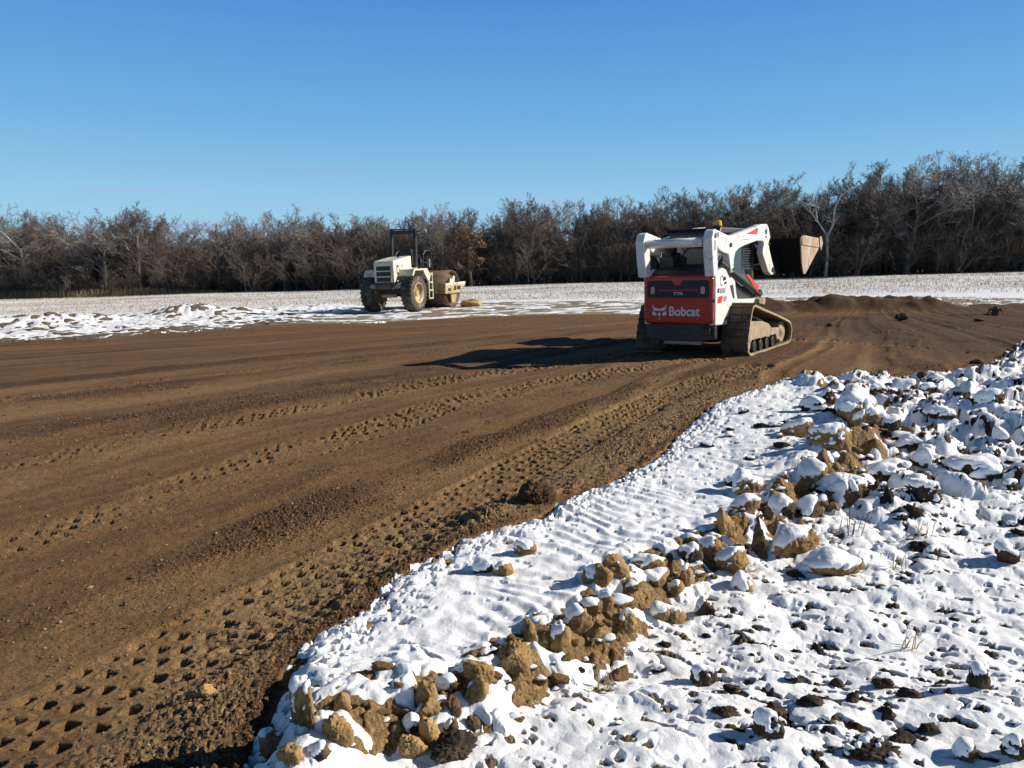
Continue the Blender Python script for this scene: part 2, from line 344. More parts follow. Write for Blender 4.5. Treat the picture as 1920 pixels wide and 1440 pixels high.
def soil_material():
    m = bpy.data.materials.new('soil'); m.use_nodes = True; t = m.node_tree; b = t.nodes['Principled BSDF']; b.inputs['Roughness'].default_value = .95
    b.inputs['Specular IOR Level'].default_value = .25
    tco = t.nodes.new('ShaderNodeTexCoord')
    a = t.nodes.new('ShaderNodeAttribute'); a.attribute_name = 'soil_colour'
    cr = t.nodes.new('ShaderNodeAttribute'); cr.attribute_name = 'crumb'
    n1 = t.nodes.new('ShaderNodeTexNoise'); n1.inputs['Scale'].default_value = 9; n1.inputs['Detail'].default_value = 8; n1.inputs['Roughness'].default_value = .7
    n2 = t.nodes.new('ShaderNodeTexNoise'); n2.inputs['Scale'].default_value = 90; n2.inputs['Detail'].default_value = 5; n2.inputs['Roughness'].default_value = .7
    vor = t.nodes.new('ShaderNodeTexVoronoi'); vor.inputs['Scale'].default_value = 75
    for n in (n1, n2, vor): t.links.new(tco.outputs['Object'], n.inputs['Vector'])
    r1 = t.nodes.new('ShaderNodeMapRange'); r1.inputs[1].default_value = .3; r1.inputs[2].default_value = .7; r1.inputs[3].default_value = .7; r1.inputs[4].default_value = 1.28
    t.links.new(n1.outputs['Fac'], r1.inputs[0])
    r2 = t.nodes.new('ShaderNodeMapRange'); r2.inputs[1].default_value = .3; r2.inputs[2].default_value = .7; r2.inputs[3].default_value = .48; r2.inputs[4].default_value = 1.5
    t.links.new(n2.outputs['Fac'], r2.inputs[0])
    # little pale stones
    sep = t.nodes.new('ShaderNodeSeparateColor'); t.links.new(vor.outputs['Color'], sep.inputs[0])
    r3 = t.nodes.new('ShaderNodeMapRange'); r3.inputs[1].default_value = .92; r3.inputs[2].default_value = .95; r3.inputs[3].default_value = 0; r3.inputs[4].default_value = 1.1
    t.links.new(sep.outputs[0], r3.inputs[0])
    ad = t.nodes.new('ShaderNodeMath'); ad.operation = 'MULTIPLY_ADD'; t.links.new(r3.outputs[0], ad.inputs[0]); t.links.new(cr.outputs['Fac'], ad.inputs[1]); t.links.new(r2.outputs[0], ad.inputs[2])
    mu = t.nodes.new('ShaderNodeMath'); mu.operation = 'MULTIPLY'; t.links.new(r1.outputs[0], mu.inputs[0]); t.links.new(ad.outputs[0], mu.inputs[1])
    v = t.nodes.new('ShaderNodeVectorMath'); v.operation = 'SCALE'; t.links.new(a.outputs['Color'], v.inputs[0]); t.links.new(mu.outputs[0], v.inputs['Scale'])
    t.links.new(v.outputs[0], b.inputs['Base Color'])
    n3 = t.nodes.new('ShaderNodeTexNoise'); n3.inputs['Scale'].default_value = 45; n3.inputs['Detail'].default_value = 9; n3.inputs['Roughness'].default_value = .75
    t.links.new(tco.outputs['Object'], n3.inputs['Vector'])
    k = t.nodes.new('ShaderNodeBump'); k.inputs['Strength'].default_value = 1.0; k.inputs['Distance'].default_value = .022
    vb = t.nodes.new('ShaderNodeTexVoronoi'); vb.inputs['Scale'].default_value = 62; vb.inputs['Randomness'].default_value = 1; t.links.new(tco.outputs['Object'], vb.inputs['Vector'])
    vm = t.nodes.new('ShaderNodeMath'); vm.operation = 'MULTIPLY'; t.links.new(vb.outputs['Distance'], vm.inputs[0]); t.links.new(cr.outputs['Fac'], vm.inputs[1])
    va = t.nodes.new('ShaderNodeMath'); va.operation = 'MULTIPLY_ADD'; va.inputs[1].default_value = -1.1; t.links.new(vm.outputs[0], va.inputs[0]); t.links.new(n3.outputs['Fac'], va.inputs[2])
    t.links.new(va.outputs[0], k.inputs['Height']); t.links.new(k.outputs[0], b.inputs['Normal'])
    return m
def snow_material():
    m = bpy.data.materials.new('snow'); m.use_nodes = True; t = m.node_tree; b = t.nodes['Principled BSDF']
    b.inputs['Roughness'].default_value = .65; b.inputs['Specular IOR Level'].default_value = .3
    tco = t.nodes.new('ShaderNodeTexCoord'); st = t.nodes.new('ShaderNodeAttribute'); st.attribute_name = 'stubble'
    mp = t.nodes.new('ShaderNodeMapping'); mp.inputs['Scale'].default_value = (3.2, 1.5, 3.0); mp.inputs['Rotation'].default_value = (0, 0, .25)
    t.links.new(tco.outputs['Object'], mp.inputs[0])
    n = t.nodes.new('ShaderNodeTexNoise'); n.inputs['Scale'].default_value = 2.2; n.inputs['Detail'].default_value = 8; n.inputs['Roughness'].default_value = .8
    t.links.new(mp.outputs[0], n.inputs['Vector'])
    n0 = t.nodes.new('ShaderNodeTexNoise'); n0.inputs['Scale'].default_value = .12; n0.inputs['Detail'].default_value = 3; t.links.new(tco.outputs['Object'], n0.inputs['Vector'])
    a0 = t.nodes.new('ShaderNodeMath'); a0.operation = 'MULTIPLY_ADD'; a0.inputs[1].default_value = .35; t.links.new(n0.outputs['Fac'], a0.inputs[0]); t.links.new(n.outputs['Fac'], a0.inputs[2])
    r = t.nodes.new('ShaderNodeMapRange'); r.inputs[1].default_value = .655; r.inputs[2].default_value = .78; t.links.new(a0.outputs[0], r.inputs[0])
    mu = t.nodes.new('ShaderNodeMath'); mu.operation = 'MULTIPLY'; t.links.new(r.outputs[0], mu.inputs[0]); t.links.new(st.outputs['Fac'], mu.inputs[1])
    x = t.nodes.new('ShaderNodeMixRGB'); x.inputs[1].default_value = (.84, .86, .89, 1); x.inputs[2].default_value = (.27, .215, .15, 1)
    t.links.new(mu.outputs[0], x.inputs[0])
    t.links.new(x.outputs[0], b.inputs['Base Color'])
    n3 = t.nodes.new('ShaderNodeTexNoise'); n3.inputs['Scale'].default_value = 38; n3.inputs['Detail'].default_value = 9; n3.inputs['Roughness'].default_value = .68
    t.links.new(tco.outputs['Object'], n3.inputs['Vector'])
    k = t.nodes.new('ShaderNodeBump'); k.inputs['Strength'].default_value = .45; k.inputs['Distance'].default_value = .012
    t.links.new(n3.outputs['Fac'], k.inputs['Height']); t.links.new(k.outputs[0], b.inputs['Normal'])
    return m
M = {}
M['soil'] = soil_material(); M['snow'] = snow_material()
def clodmat(name, col, col2):
    m = mat(name, col, .95, bump=.9, bscale=30, var=.28, vscale=14, dirt=col2, dirt_amt=.55, dirt_scale=7)
    m.node_tree.nodes['Principled BSDF'].inputs['Specular IOR Level'].default_value = .2
    return m
M['tan'] = clodmat('tan_clay', (.33, .215, .095), (.19, .12, .055))
M['gold'] = clodmat('yellow_clay', (.42, .28, .12), (.26, .16, .07))
M['dark'] = clodmat('black_soil', (.040, .031, .024), (.075, .055, .036))
M['brownclod'] = clodmat('brown_soil', (.105, .058, .028), (.06, .036, .02))
M['mixed'] = clodmat('mixed_soil', (.15, .095, .048), (.05, .037, .026))
M['cap'] = mat('clod_snow', (.85, .87, .90), .65, bump=.35, bscale=45)

# ---------------------------------------------------------------- object helpers
def mesh_obj(name, V, Fc, m=None, parent=None, smooth=False):
    me = bpy.data.meshes.new(name)
    me.from_pydata([tuple(map(float, v)) for v in V], [], [tuple(map(int, f)) for f in Fc]); me.update()
    if smooth: me.polygons.foreach_set('use_smooth', [True] * len(me.polygons))
    o = bpy.data.objects.new(name, me); C.objects.link(o)
    if m is not None: me.materials.append(M[m] if isinstance(m, str) else m)
    if parent is not None: o.parent = parent
    return o
def fast_mesh(name, V, quads, m, smooth=True, parent=None, tris=False):
    k = 3 if tris else 4
    V = np.asarray(V, np.float32); quads = np.asarray(quads, np.int32)
    me = bpy.data.meshes.new(name); me.vertices.add(len(V)); me.vertices.foreach_set('co', V.ravel())
    me.loops.add(len(quads) * k); me.loops.foreach_set('vertex_index', quads.ravel())
    me.polygons.add(len(quads)); me.polygons.foreach_set('loop_start', np.arange(len(quads), dtype=np.int32) * k)
    me.polygons.foreach_set('loop_total', np.full(len(quads), k, np.int32))
    me.polygons.foreach_set('use_smooth', np.full(len(quads), smooth, bool))
    me.update(calc_edges=True); me.materials.append(M[m] if isinstance(m, str) else m)
    o = bpy.data.objects.new(name, me); C.objects.link(o)
    if parent is not None: o.parent = parent
    return o
def tag(o, label=None, cat=None, group=None, kind=None):
    if label: o['label'] = label
    if cat: o['category'] = cat
    if group: o['group'] = group
    if kind: o['kind'] = kind
    return o
def empty(name, loc=(0, 0, 0)):
    o = bpy.data.objects.new(name, None); C.objects.link(o); o.location = loc; o.empty_display_size = .2; return o
def copy_tree(o, parent=None):
    c = o.copy(); C.objects.link(c); c.parent = parent
    for ch in list(o.children): copy_tree(ch, c)
    return c

# ---------------------------------------------------------------- ground and snow sheets
print('ground...')
th = list(np.arange(-40, 40.001, .068)) + list(np.arange(41, 320, 2.5))
th = np.radians(np.array(th))
rows = [.35]
while rows[-1] < 420:
    r = rows[-1]; rows.append(r + min(.85 * (r * r + 2.25) / 1120, .0058 * r if r < 60 else .02 * r))
rows = np.array(rows); nT, nR = len(th), len(rows)
GX = np.sin(th)[None, :] * rows[:, None]; GY = np.cos(th)[None, :] * rows[:, None]
# ordinary resolution behind and beside the camera is enough
TT = terrain(GX, GY)
print('grid', nT, nR)
idx = np.arange(nT * nR).reshape(nR, nT)
nxt = np.roll(idx, -1, axis=1)
quads = np.stack([idx[:-1], idx[1:], nxt[1:], nxt[:-1]], -1).reshape(-1, 4)
V = np.stack([GX, GY, TT['D']], -1).reshape(-1, 3)
Vall = np.vstack([V, [[0, 0, float(TT['D'][0].mean())]]])
ground = fast_mesh('ground', Vall, quads, 'soil', True)
tag(ground, kind='structure')
ca = ground.data.attributes.new('soil_colour', 'FLOAT_COLOR', 'POINT')
cc = np.ones((len(Vall), 4), np.float32); cc[:-1, :3] = TT['col'].reshape(-1, 3); ca.data.foreach_set('color', cc.ravel())
fa = ground.data.attributes.new('crumb', 'FLOAT', 'POINT'); fv_ = np.zeros(len(Vall), np.float32); fv_[:-1] = TT['crumb'].ravel(); fa.data.foreach_set('value', fv_)
keepv = (TT['T'].ravel() > -.012)
fk = keepv[quads].any(1)
sq = quads[fk]; used = np.unique(sq); remap = np.full(nT * nR, -1, np.int64); remap[used] = np.arange(len(used))
SV = np.stack([GX, GY, TT['S']], -1).reshape(-1, 3)[used]
snow = fast_mesh('snow', SV, remap[sq], 'snow', True)
tag(snow, kind='structure')
fa = snow.data.attributes.new('stubble', 'FLOAT', 'POINT'); fa.data.foreach_set('value', TT['stub'].ravel()[used].astype(np.float32))
del GX, GY, V, Vall, SV, quads

def hgt(x, y):
    t = terrain(np.atleast_1d(float(x)), np.atleast_1d(float(y)))
    return float(max(t['D'][0], t['S'][0]))
_cp, _sp = math.cos(PITCH), math.sin(PITCH)
def spots(px):
    """stand points: where sight lines through photo points meet the real terrain (whole list at once)"""
    px = np.array(px, float); n = len(px)
    dx = (px[:, 0] - 960) / F; b = (px[:, 1] - 720) / F
    dy = _cp - b * _sp; dz = -_sp - b * _cp
    lo = np.full(n, .5); hi = np.full(n, 160.)
    # coarse march then bisect
    ts = np.geomspace(1.2, 150, 260); hit = np.zeros(n, bool); prev = np.full(n, 1.0)
    for t in ts:
        x = dx * t; y = dy * t; z = H + dz * t
        h = base(x, y) + .0
        below = (z < h + .02) & ~hit
        lo[below] = prev[below]; hi[below] = t; hit |= below; prev[:] = t
    lo *= .75; hi *= 1.05
    for _ in range(14):
        m = (lo + hi) / 2; x = dx * m; y = dy * m; z = H + dz * m
        T_ = terrain(x, y); h = np.maximum(T_['D'], T_['S']) - .02
        ab = z > h; lo = np.where(ab, m, lo); hi = np.where(ab, hi, m)
    m = (lo + hi) / 2; x = dx * m; y = dy * m
    T_ = terrain(x, y)
    return [(float(a), float(b_), float(max(c, d)), float(e)) for a, b_, c, d, e in zip(x, y, T_['D'], T_['S'], m)]
# ---------------------------------------------------------------- clods of soil
def _ico(n):
    import bmesh
    bm = bmesh.new(); bmesh.ops.create_icosphere(bm, subdivisions=n, radius=1)
    v = np.array([q.co[:] for q in bm.verts]); f = np.array([[q.index for q in p.verts] for p in bm.faces]); bm.free(); return v, f
ICO = {n: _ico(n) for n in (3, 4, 5)}
def n3(p, s, seed): return (noise(p[:, 0] * s + 3.1, p[:, 1] * s, seed) + noise(p[:, 1] * s + 7.7, p[:, 2] * s, seed + 1) + noise(p[:, 2] * s, p[:, 0] * s + 1.3, seed + 2)) / 1.7
def vnormals(v, f):
    fn = np.cross(v[f[:, 1]] - v[f[:, 0]], v[f[:, 2]] - v[f[:, 0]]); vn = np.zeros_like(v)
    for i in range(3): np.add.at(vn, f[:, i], fn)
    return vn / (np.linalg.norm(vn, axis=1, keepdims=True) + 1e-12)
def clod_mesh(w, d, h, seed, lvl=4, rug=1.0):
    rg = np.random.default_rng(seed); v, f = ICO[lvl]
    N_ = rg.normal(size=(15, 3)); N_ /= np.linalg.norm(N_, axis=1, keepdims=True); K = rg.uniform(.55, 1.05, 15)
    dots = v @ N_.T; rr = np.where(dots > .05, K[None] / np.maximum(dots, .05), 9.)
    r = -np.log(np.exp(-rr * 14).sum(1)) / 14; r = np.clip(r, .3, 1.15)
    r = r * (1 + .14 * n3(v, 1.6, seed) + rug * .075 * n3(v, 4.3, seed + 5) + rug * .04 * n3(v, 10, seed + 9))
    k2 = n3(v, 3.2, seed + 41); k3 = n3(v, 7.5, seed + 43)
    r = r * (1 - rug * .10 * np.clip(.22 - np.abs(k2), 0, 1) / .22 - rug * .055 * np.clip(.22 - np.abs(k3), 0, 1) / .22 + rug * .03 * n3(v, 19, seed + 47))
    p = v * r[:, None]; p -= (p.max(0) + p.min(0)) / 2; p /= (p.max(0) - p.min(0))
    p = p * np.array([w, d, h]); return p, f
def cap_mesh(p, f, amount, thick, seed, size):
    e = np.vstack([f[:, [0, 1]], f[:, [1, 2]], f[:, [2, 0]]]); p = p.copy()
    for _ in range(4 if len(p) < 5000 else 9):
        a_ = np.zeros_like(p); c_ = np.zeros(len(p)); np.add.at(a_, e[:, 0], p[e[:, 1]]); np.add.at(c_, e[:, 0], 1)
        p = .4 * p + .6 * a_ / c_[:, None]
    n = vnormals(p, f); q = p / size
    s = n @ np.array([-.42, -.02, .90]) + .30 * n3(q, 3.0, seed + 31) + .22 * n3(q, 9.0, seed + 33)
    s = s + (p[:, 2] / (p[:, 2].max() + 1e-9)) * .15
    t = np.clip((s - (1.0 - amount * .93)) / .22, -.5, 1)
    off = np.where(t > 0, np.sqrt(np.clip(t, 0, 1)) * thick, t * thick * 1.2)
    q = p + n * off[:, None] + np.array([0, 0, 1.0]) * (off * .5)[:, None]
    keep = (t[f] > -.12).any(1); g = f[keep]
    if len(g) < 12: return None
    us = np.unique(g); rm = np.full(len(p), -1); rm[us] = np.arange(len(us)); return q[us], rm[g]
def clod(name, size, kind, amount, seed, lvl=4, rz=0.0, tilt=0.0, thick=None, rug=1.0):
    p, f = clod_mesh(*size, seed, lvl, rug)
    a = tilt; R_ = np.array([[math.cos(a), 0, math.sin(a)], [0, 1, 0], [-math.sin(a), 0, math.cos(a)]]); p = p @ R_.T
    a = rz; R_ = np.array([[math.cos(a), -math.sin(a), 0], [math.sin(a), math.cos(a), 0], [0, 0, 1]]); p = p @ R_.T
    o = fast_mesh(name, p, f, kind, True, None, True)
    if amount > .15:
        c = cap_mesh(p, f, amount, thick or min(.02, max(size) * .045 + .003), seed, max(size))
        if c: fast_mesh('snow_cap', c[0], c[1], 'cap', True, o, True)
    return o
print('clods...')
# u centre, v base, width px, height px, soil, snow amount, label
CL = [
 (1612, 800, 92, 92, 'tan', .72, 'largest tan clod on the bank, long and tilted with thick snow along its back'),
 (1526, 776, 54, 36, 'dark', .74, 'round snow-covered dark clod just left of the largest clod on the bank'),
 (1550, 760, 34, 36, 'dark', .35, 'dark upright clod wedged behind the left end of the largest clod'),
 (1500, 826, 78, 46, 'tan', .42, 'broad tan earth lump speckled with snow below the round snowy clod'),
 (1556, 848, 90, 56, 'tan', .40, 'wide tan earth slab flecked with snow, in front of the largest clod'),
 (1668, 812, 40, 38, 'dark', .72, 'squarish snowy clod right of the foot of the largest clod'),
 (1522, 904, 54, 46, 'tan', .86, 'cube-like snow-covered clod with a small tan corner at its right'),
 (1660, 910, 122, 50, 'dark', .50, 'long flat black clod with a snow roof and a deep shadowed face'),
 (1730, 884, 46, 50, 'dark', .72, 'tilted white slab clod behind the right end of the long black clod'),
 (1586, 958, 92, 68, 'mixed', .55, 'blocky clod with snow on the left and a cracked brown right face'),
 (1732, 944, 70, 46, 'dark', .60, 'snow-topped dark clod right of the cracked brown block'),
 (1824, 900, 104, 48, 'dark', .80, 'wide domed snowy clod at the right with a dark hollow below'),
 (1404, 934, 66, 52, 'tan', .58, 'tan clod with folded sides and snow piled on its left half'),
 (1392, 966, 64, 36, 'tan', .72, 'low clod with a smooth white snow pillow in front of the folded tan clod'),
 (1360, 1012, 42, 66, 'gold', .22, 'tall bare golden tan clod standing upright like a tooth'),
 (1488, 1042, 98, 70, 'tan', .60, 'big tan clod with snow flowing down over its left and middle'),
 (1552, 1074, 122, 54, 'tan', .62, 'long low tan clod under a thick block of snow'),
 (1421, 1050, 40, 92, 'mixed', .30, 'tall dark brown clod standing right of the golden tooth-like clod'),
 (1372, 1084, 66, 56, 'tan', .30, 'lumpy bare tan clod below the golden tooth-like clod'),
 (1392, 1104, 46, 40, 'tan', .74, 'snow-capped clod at the foot of the lumpy bare tan clod'),
 (1890, 1050, 54, 46, 'brownclod', .42, 'brown pyramid clod in the smooth snow near the right edge'),
 (1876, 832, 34, 34, 'dark', .78, 'small round snowball-like clod on the heap at the right edge'),
 (1514, 972, 44, 46, 'dark', .82, 'pointed white clod left of the cracked brown block'),
 (1466, 966, 52, 36, 'dark', .80, 'rounded snowy clod with dark crumbs beneath, above the snow-streaked big clod'),
 (1710, 846, 62, 30, 'dark', .82, 'broad snowy hump below the heap slope'),
 (1004, 952, 78, 50, 'brownclod', 0, 'large bare red-brown boulder of earth at the edge of the graded dirt'),
 (984, 1048, 46, 28, 'tan', .55, 'lone tan wedge clod with a snowy left flank on the smooth strip'),
 (944, 1088, 44, 30, 'tan', .35, 'tan clod leaning on a snow dome near the edge of the strip'),
 (908, 1082, 44, 30, 'mixed', .95, 'smooth white snow dome clod on the outer edge of the strip'),
 (990, 1212, 34, 46, 'tan', .12, 'small upright bare tan clod like a stump on the ridge'),
 (966, 1268, 70, 52, 'tan', .12, 'crumbly bare brown clod directly below the stump-like tan clod'),
 (1044, 1232, 54, 56, 'tan', .18, 'big knobbly bare tan clod at the middle of the ridge, left half'),
 (1080, 1196, 60, 56, 'tan', .22, 'big knobbly bare tan clod at the middle of the ridge, right half'),
 (1120, 1106, 60, 48, 'tan', .16, 'wide bare tan slope clod above the middle of the ridge'),
 (1156, 1090, 56, 52, 'tan', .22, 'rough bare tan clod just right of the wide slope clod'),
 (1134, 1156, 36, 44, 'tan', .25, 'tan clod with one smooth face under the wide slope clod'),
 (1176, 1186, 38, 42, 'gold', .32, 'pear-shaped golden clod with snow on its left shoulder'),
 (1228, 1108, 56, 34, 'tan', .85, 'oblong snow-pillow clod in the gap of the ridge'),
 (1262, 1116, 42, 34, 'tan', .20, 'round tan clod right of the oblong snow pillow'),
 (1288, 1106, 34, 48, 'tan', .22, 'upright tan clod forming a pair with the round one'),
 (1240, 1170, 44, 36, 'tan', .78, 'tan clod almost buried under snow at the foot of the ridge'),
 (1270, 1170, 34, 30, 'tan', .25, 'rounded tan clod peeping from the snow at the foot of the ridge'),
 (1318, 1152, 36, 38, 'mixed', .42, 'dark brown fist-like clod at the right foot of the ridge'),
 (1216, 1080, 74, 36, 'tan', .40, 'low wide tan clod with snow patches in the middle of the ridge'),
 (1290, 1060, 58, 40, 'mixed', .45, 'brown clod under a rounded snow cap upslope of the clod pair'),
 (1330, 1052, 44, 44, 'tan', .35, 'tan clod beside the lumpy bare clod, at its left'),
 (900, 1292, 66, 42, 'tan', .12, 'rough tan clod on top of the front clod cluster'),
 (892, 1328, 52, 54, 'tan', .05, 'barrel-shaped bare tan clod in the front cluster'),
 (801, 1330, 44, 46, 'tan', .14, 'blocky tan clod at the left of the front cluster'),
 (838, 1306, 52, 34, 'mixed', .92, 'white snow dome behind the front clod cluster'),
 (808, 1358, 54, 36, 'tan', .10, 'rounded tan clod just below the blocky one in the front cluster'),
 (850, 1350, 38, 34, 'mixed', .08, 'dark brown clod in the middle of the front cluster'),
 (808, 1412, 46, 60, 'gold', .08, 'tall golden clod at the bottom of the front cluster'),
 (846, 1386, 32, 30, 'mixed', .20, 'small brown clod right of the tall golden one'),
 (887, 1380, 32, 27, 'mixed', .12, 'small brown clod standing apart right of the front cluster'),
 (777, 1436, 64, 44, 'gold', .0, 'smooth orange-tan clod at the very bottom of the picture'),
 (748, 1352, 52, 22, 'tan', .10, 'flat tan clod lying left of the front cluster'),
 (772, 1385, 38, 34, 'mixed', .92, 'small snowball clod between the flat clod and the golden one'),
 (852, 1438, 92, 46, 'dark', .10, 'black crumbly heap of soil right of the orange-tan clod'),
 (1318, 1288, 50, 38, 'dark', .45, 'black jagged clod with a snow mound at its left, alone on the flat snow'),
 (1372, 1306, 32, 24, 'dark', .12, 'small black three-cornered clod right of the jagged one'),
 (572, 1372, 62, 100, 'tan', .48, 'tall leaning tan slab with snow on its shaded left side at the bank corner'),
 (644, 1340, 34, 30, 'tan', .06, 'small bare tan clod on the snow right of the leaning slab'),
 (634, 1404, 66, 50, 'tan', .06, 'rugged bare tan clod in the corner heap, under the small bare one'),
 (548, 1440, 54, 30, 'gold', .0, 'orange clod at the bottom edge in the corner heap'),
 (512, 1420, 60, 42, 'tan', .30, 'pale tan clod with frost at the lower left of the corner heap'),
 (600, 1438, 46, 30, 'mixed', .55, 'frosted brown clod between the orange and the rugged clods'),
 (379, 1318, 62, 24, 'gold', 0, 'flat yellow earth lump pressed into the tyre tracks'),
 (1840, 1302, 44, 52, 'dark', .50, 'dark stump-like clod with a big snow cap, standing at the lower right'),
 (1440, 1394, 58, 50, 'dark', .55, 'round black clod with snow bulging on its left'),
 (1640, 1440, 110, 52, 'dark', .16, 'widest jagged black clod cropping out at the bottom edge'),
 (1690, 1404, 60, 22, 'dark', .10, 'thin black ledge right of the widest black clod'),
 (1902, 1436, 46, 46, 'dark', .50, 'black clod with a white cap in the bottom right corner'),
 (1808, 1438, 52, 36, 'dark', .55, 'low black clod with a snow cap left of the bottom right corner'),
 (1530, 1436, 26, 28, 'dark', .15, 'narrow black clod just left of the widest black clod'),
 (1703, 1318, 44, 26, 'dark', .12, 'ragged black crumb clod on the flat snow, level with the stump-like clod'),
 (1737, 1388, 46, 30, 'dark', .10, 'slanting black clod between the thin ledge and the snow-capped clods'),
 (1598, 1328, 28, 34, 'dark', .15, 'leaning black crumb in the middle of the lower right snow'),
 (1570, 1290, 32, 24, 'dark', .12, 'flat black crumb above and left of the leaning one'),
 (1655, 1300, 36, 38, 'dark', .15, 'forked black crumb left of the ragged one'),
 (1487, 1290, 34, 26, 'dark', .25, 'rough grey-black crumb right of the three-cornered one'),
 (1516, 1336, 50, 34, 'dark', .08, 'long slanting black crumb below the rough grey-black one'),
 (1360, 1356, 44, 30, 'dark', .12, 'long black crumb pointing down right, above the snow-bulged clod at its left'),
 (1455, 1350, 40, 34, 'dark', .12, 'black crumb just above the round snow-bulged clod'),
 (1660, 1356, 32, 36, 'dark', .12, 'upright black crumb above the widest black clod'),
 (1549, 1368, 30, 22, 'dark', .20, 'low black crumb above the narrow clod'),
 (1720, 914, 40, 22, 'dark', .60, 'small snowy clod touching the right end of the long black clod'),
 (1500, 1022, 40, 50, 'tan', .15, 'bare tan face breaking out of the snow-streaked big clod'),
 (1850, 760, 60, 34, 'dark', .80, 'snow-covered lump low on the shaded side of the heap'),
 (1765, 790, 66, 30, 'dark', .76, 'snowy lump at the foot of the heap, farthest from the camera'),
 (1690, 738, 60, 30, 'dark', .74, 'rounded snowy clod on the far rim of the bank, by the dark dirt'),
 (1740, 742, 40, 26, 'mixed', .55, 'brown and white clod on the far rim of the bank'),
 (1645, 742, 36, 24, 'dark', .76, 'small snowy clod on the far rim right of the largest clod'),
]
SP = spots([(c[0], c[1]) for c in CL])
for i, (c, q) in enumerate(zip(CL, SP)):
    u, v, wp, hp, kind, amt, lab = c; x, y, z, dep = q
    k = dep / F; w = wp * k * 1.02; h = hp * k * (.78 if wp < 60 and kind == 'dark' and amt < .3 else .95); el = math.atan2(H - z, y)
    h = h / max(.5, math.cos(el)) * .84
    d = min(w, h * 1.5) * .9; hh = h * 1.55
    if kind == 'dark' and amt < .3 and u > 1330 and v > 1200: hh = h * 1.2; z -= h * .34; w *= 1.12
    big = wp > 60
    n_ = math.hypot(x, y); x += x / n_ * d * .38; y += y / n_ * d * .38
    o = clod('soil_clod', (w, d, hh), kind, amt, 100 + i, 5 if big else 4, rz=random.uniform(-.3, .3), rug=1.7 if kind in ('dark', 'mixed') else 1.3)
    o.location = (x, y, z + h * .93 - hh / 2)
    tag(o, lab, 'earth clod', 'clods of frozen earth')
# smaller clods strewn over the bank: a few shapes copied
protos = []
for i in range(7):
    protos.append(('tan', clod('small_clod', (1, .85, .8), 'tan', [0, .5, .75, 0, .3, .6, 0][i], 300 + i, 4, thick=.075, rug=1.5)))
for i in range(7):
    protos.append(('dark', clod('small_clod', (1, .85, .7), 'dark', [0, .75, .5, .1, .8, .4, .7][i], 320 + i, 4, thick=.075, rug=1.7)))
taken = [(q[0], q[1], c[2] * q[3] / F * .5) for c, q in zip(CL, SP)]
used_p = set(); cnt = 0
def scatter(n, fx, kinds, sizes, group, label):
    global cnt
    P_ = []
    tries = 0
    while len(P_) < n and tries < n * 30:
        tries += 1; x, y = fx(); s = random.choice(sizes) * random.uniform(.7, 1.4)
        if any((x - a) ** 2 + (y - b) ** 2 < (r + s * .3) ** 2 * .5 for a, b, r in taken): continue
        taken.append((x, y, s * .5)); P_.append((x, y, s))
    T_ = terrain([p[0] for p in P_], [p[1] for p in P_])
    for j, (x, y, s) in enumerate(P_):
        k = random.choice([i for i, p in enumerate(protos) if p[0] in kinds])
        o = protos[k][1] if k not in used_p else copy_tree(protos[k][1]); used_p.add(k)
        z = max(T_['D'][j], T_['S'][j])
        o.location = (x, y, z + s * .06); o.scale = (s * random.uniform(.8, 1.3), s * random.uniform(.7, 1.1), s * random.uniform(.6, 1.0)); o.rotation_euler = (0, 0, random.choice((0, random.uniform(-.6, .6), random.uniform(-.6, .6))))
        tag(o, label, 'earth clod', group)
def on_ridge():
    i = random.randrange(3, len(RIDGE) - 1); t = random.random(); a, b = RIDGE[i], RIDGE[i + 1]
    nx, ny = b[1] - a[1], -(b[0] - a[0]); l = math.hypot(nx, ny); o = random.gauss(.12, .10)
    return a[0] + (b[0] - a[0]) * t + nx / l * o, a[1] + (b[1] - a[1]) * t + ny / l * o
def up_zone():
    while True:
        x = random.uniform(1.4, 5.2); y = random.uniform(3.6, 9.0)
        if y - .45 * x > 2.7 and y < .9 * x + 5.0 and y < 9 and x > .55 * (y - 3): return x, y
def low_zone():
    while True:
        x = random.uniform(-.1, 3.4); y = random.uniform(1.95, 4.8)
        if y < .72 * x + 2.5 and abs(x) < .75 * y + .3: return x, y
scatter(120, on_ridge, ('tan',), [.025, .04, .055, .08], 'small tan clods along the ridge', 'small crumbly tan clod among the larger clods along the ridge of the snowy bank')
scatter(115, up_zone, ('dark',), [.05, .07, .1, .14], 'small snowy clods on the rough bank', 'small dark snow-dusted clod on the rough cloddy part of the bank at the right')
scatter(25, up_zone, ('tan',), [.05, .07, .09], 'small tan lumps on the rough bank', 'small tan lump between the snowy dark clods on the rough part of the bank')
scatter(60, low_zone, ('dark',), [.015, .022, .03, .045], 'dark crumbs on the lower snow', 'small dark crumb of soil poking through the flat snow at the lower right')
for k, (a, o) in enumerate(protos):
    if k not in used_p:
        for ch in list(o.children): bpy.data.objects.remove(ch)
        bpy.data.objects.remove(o)

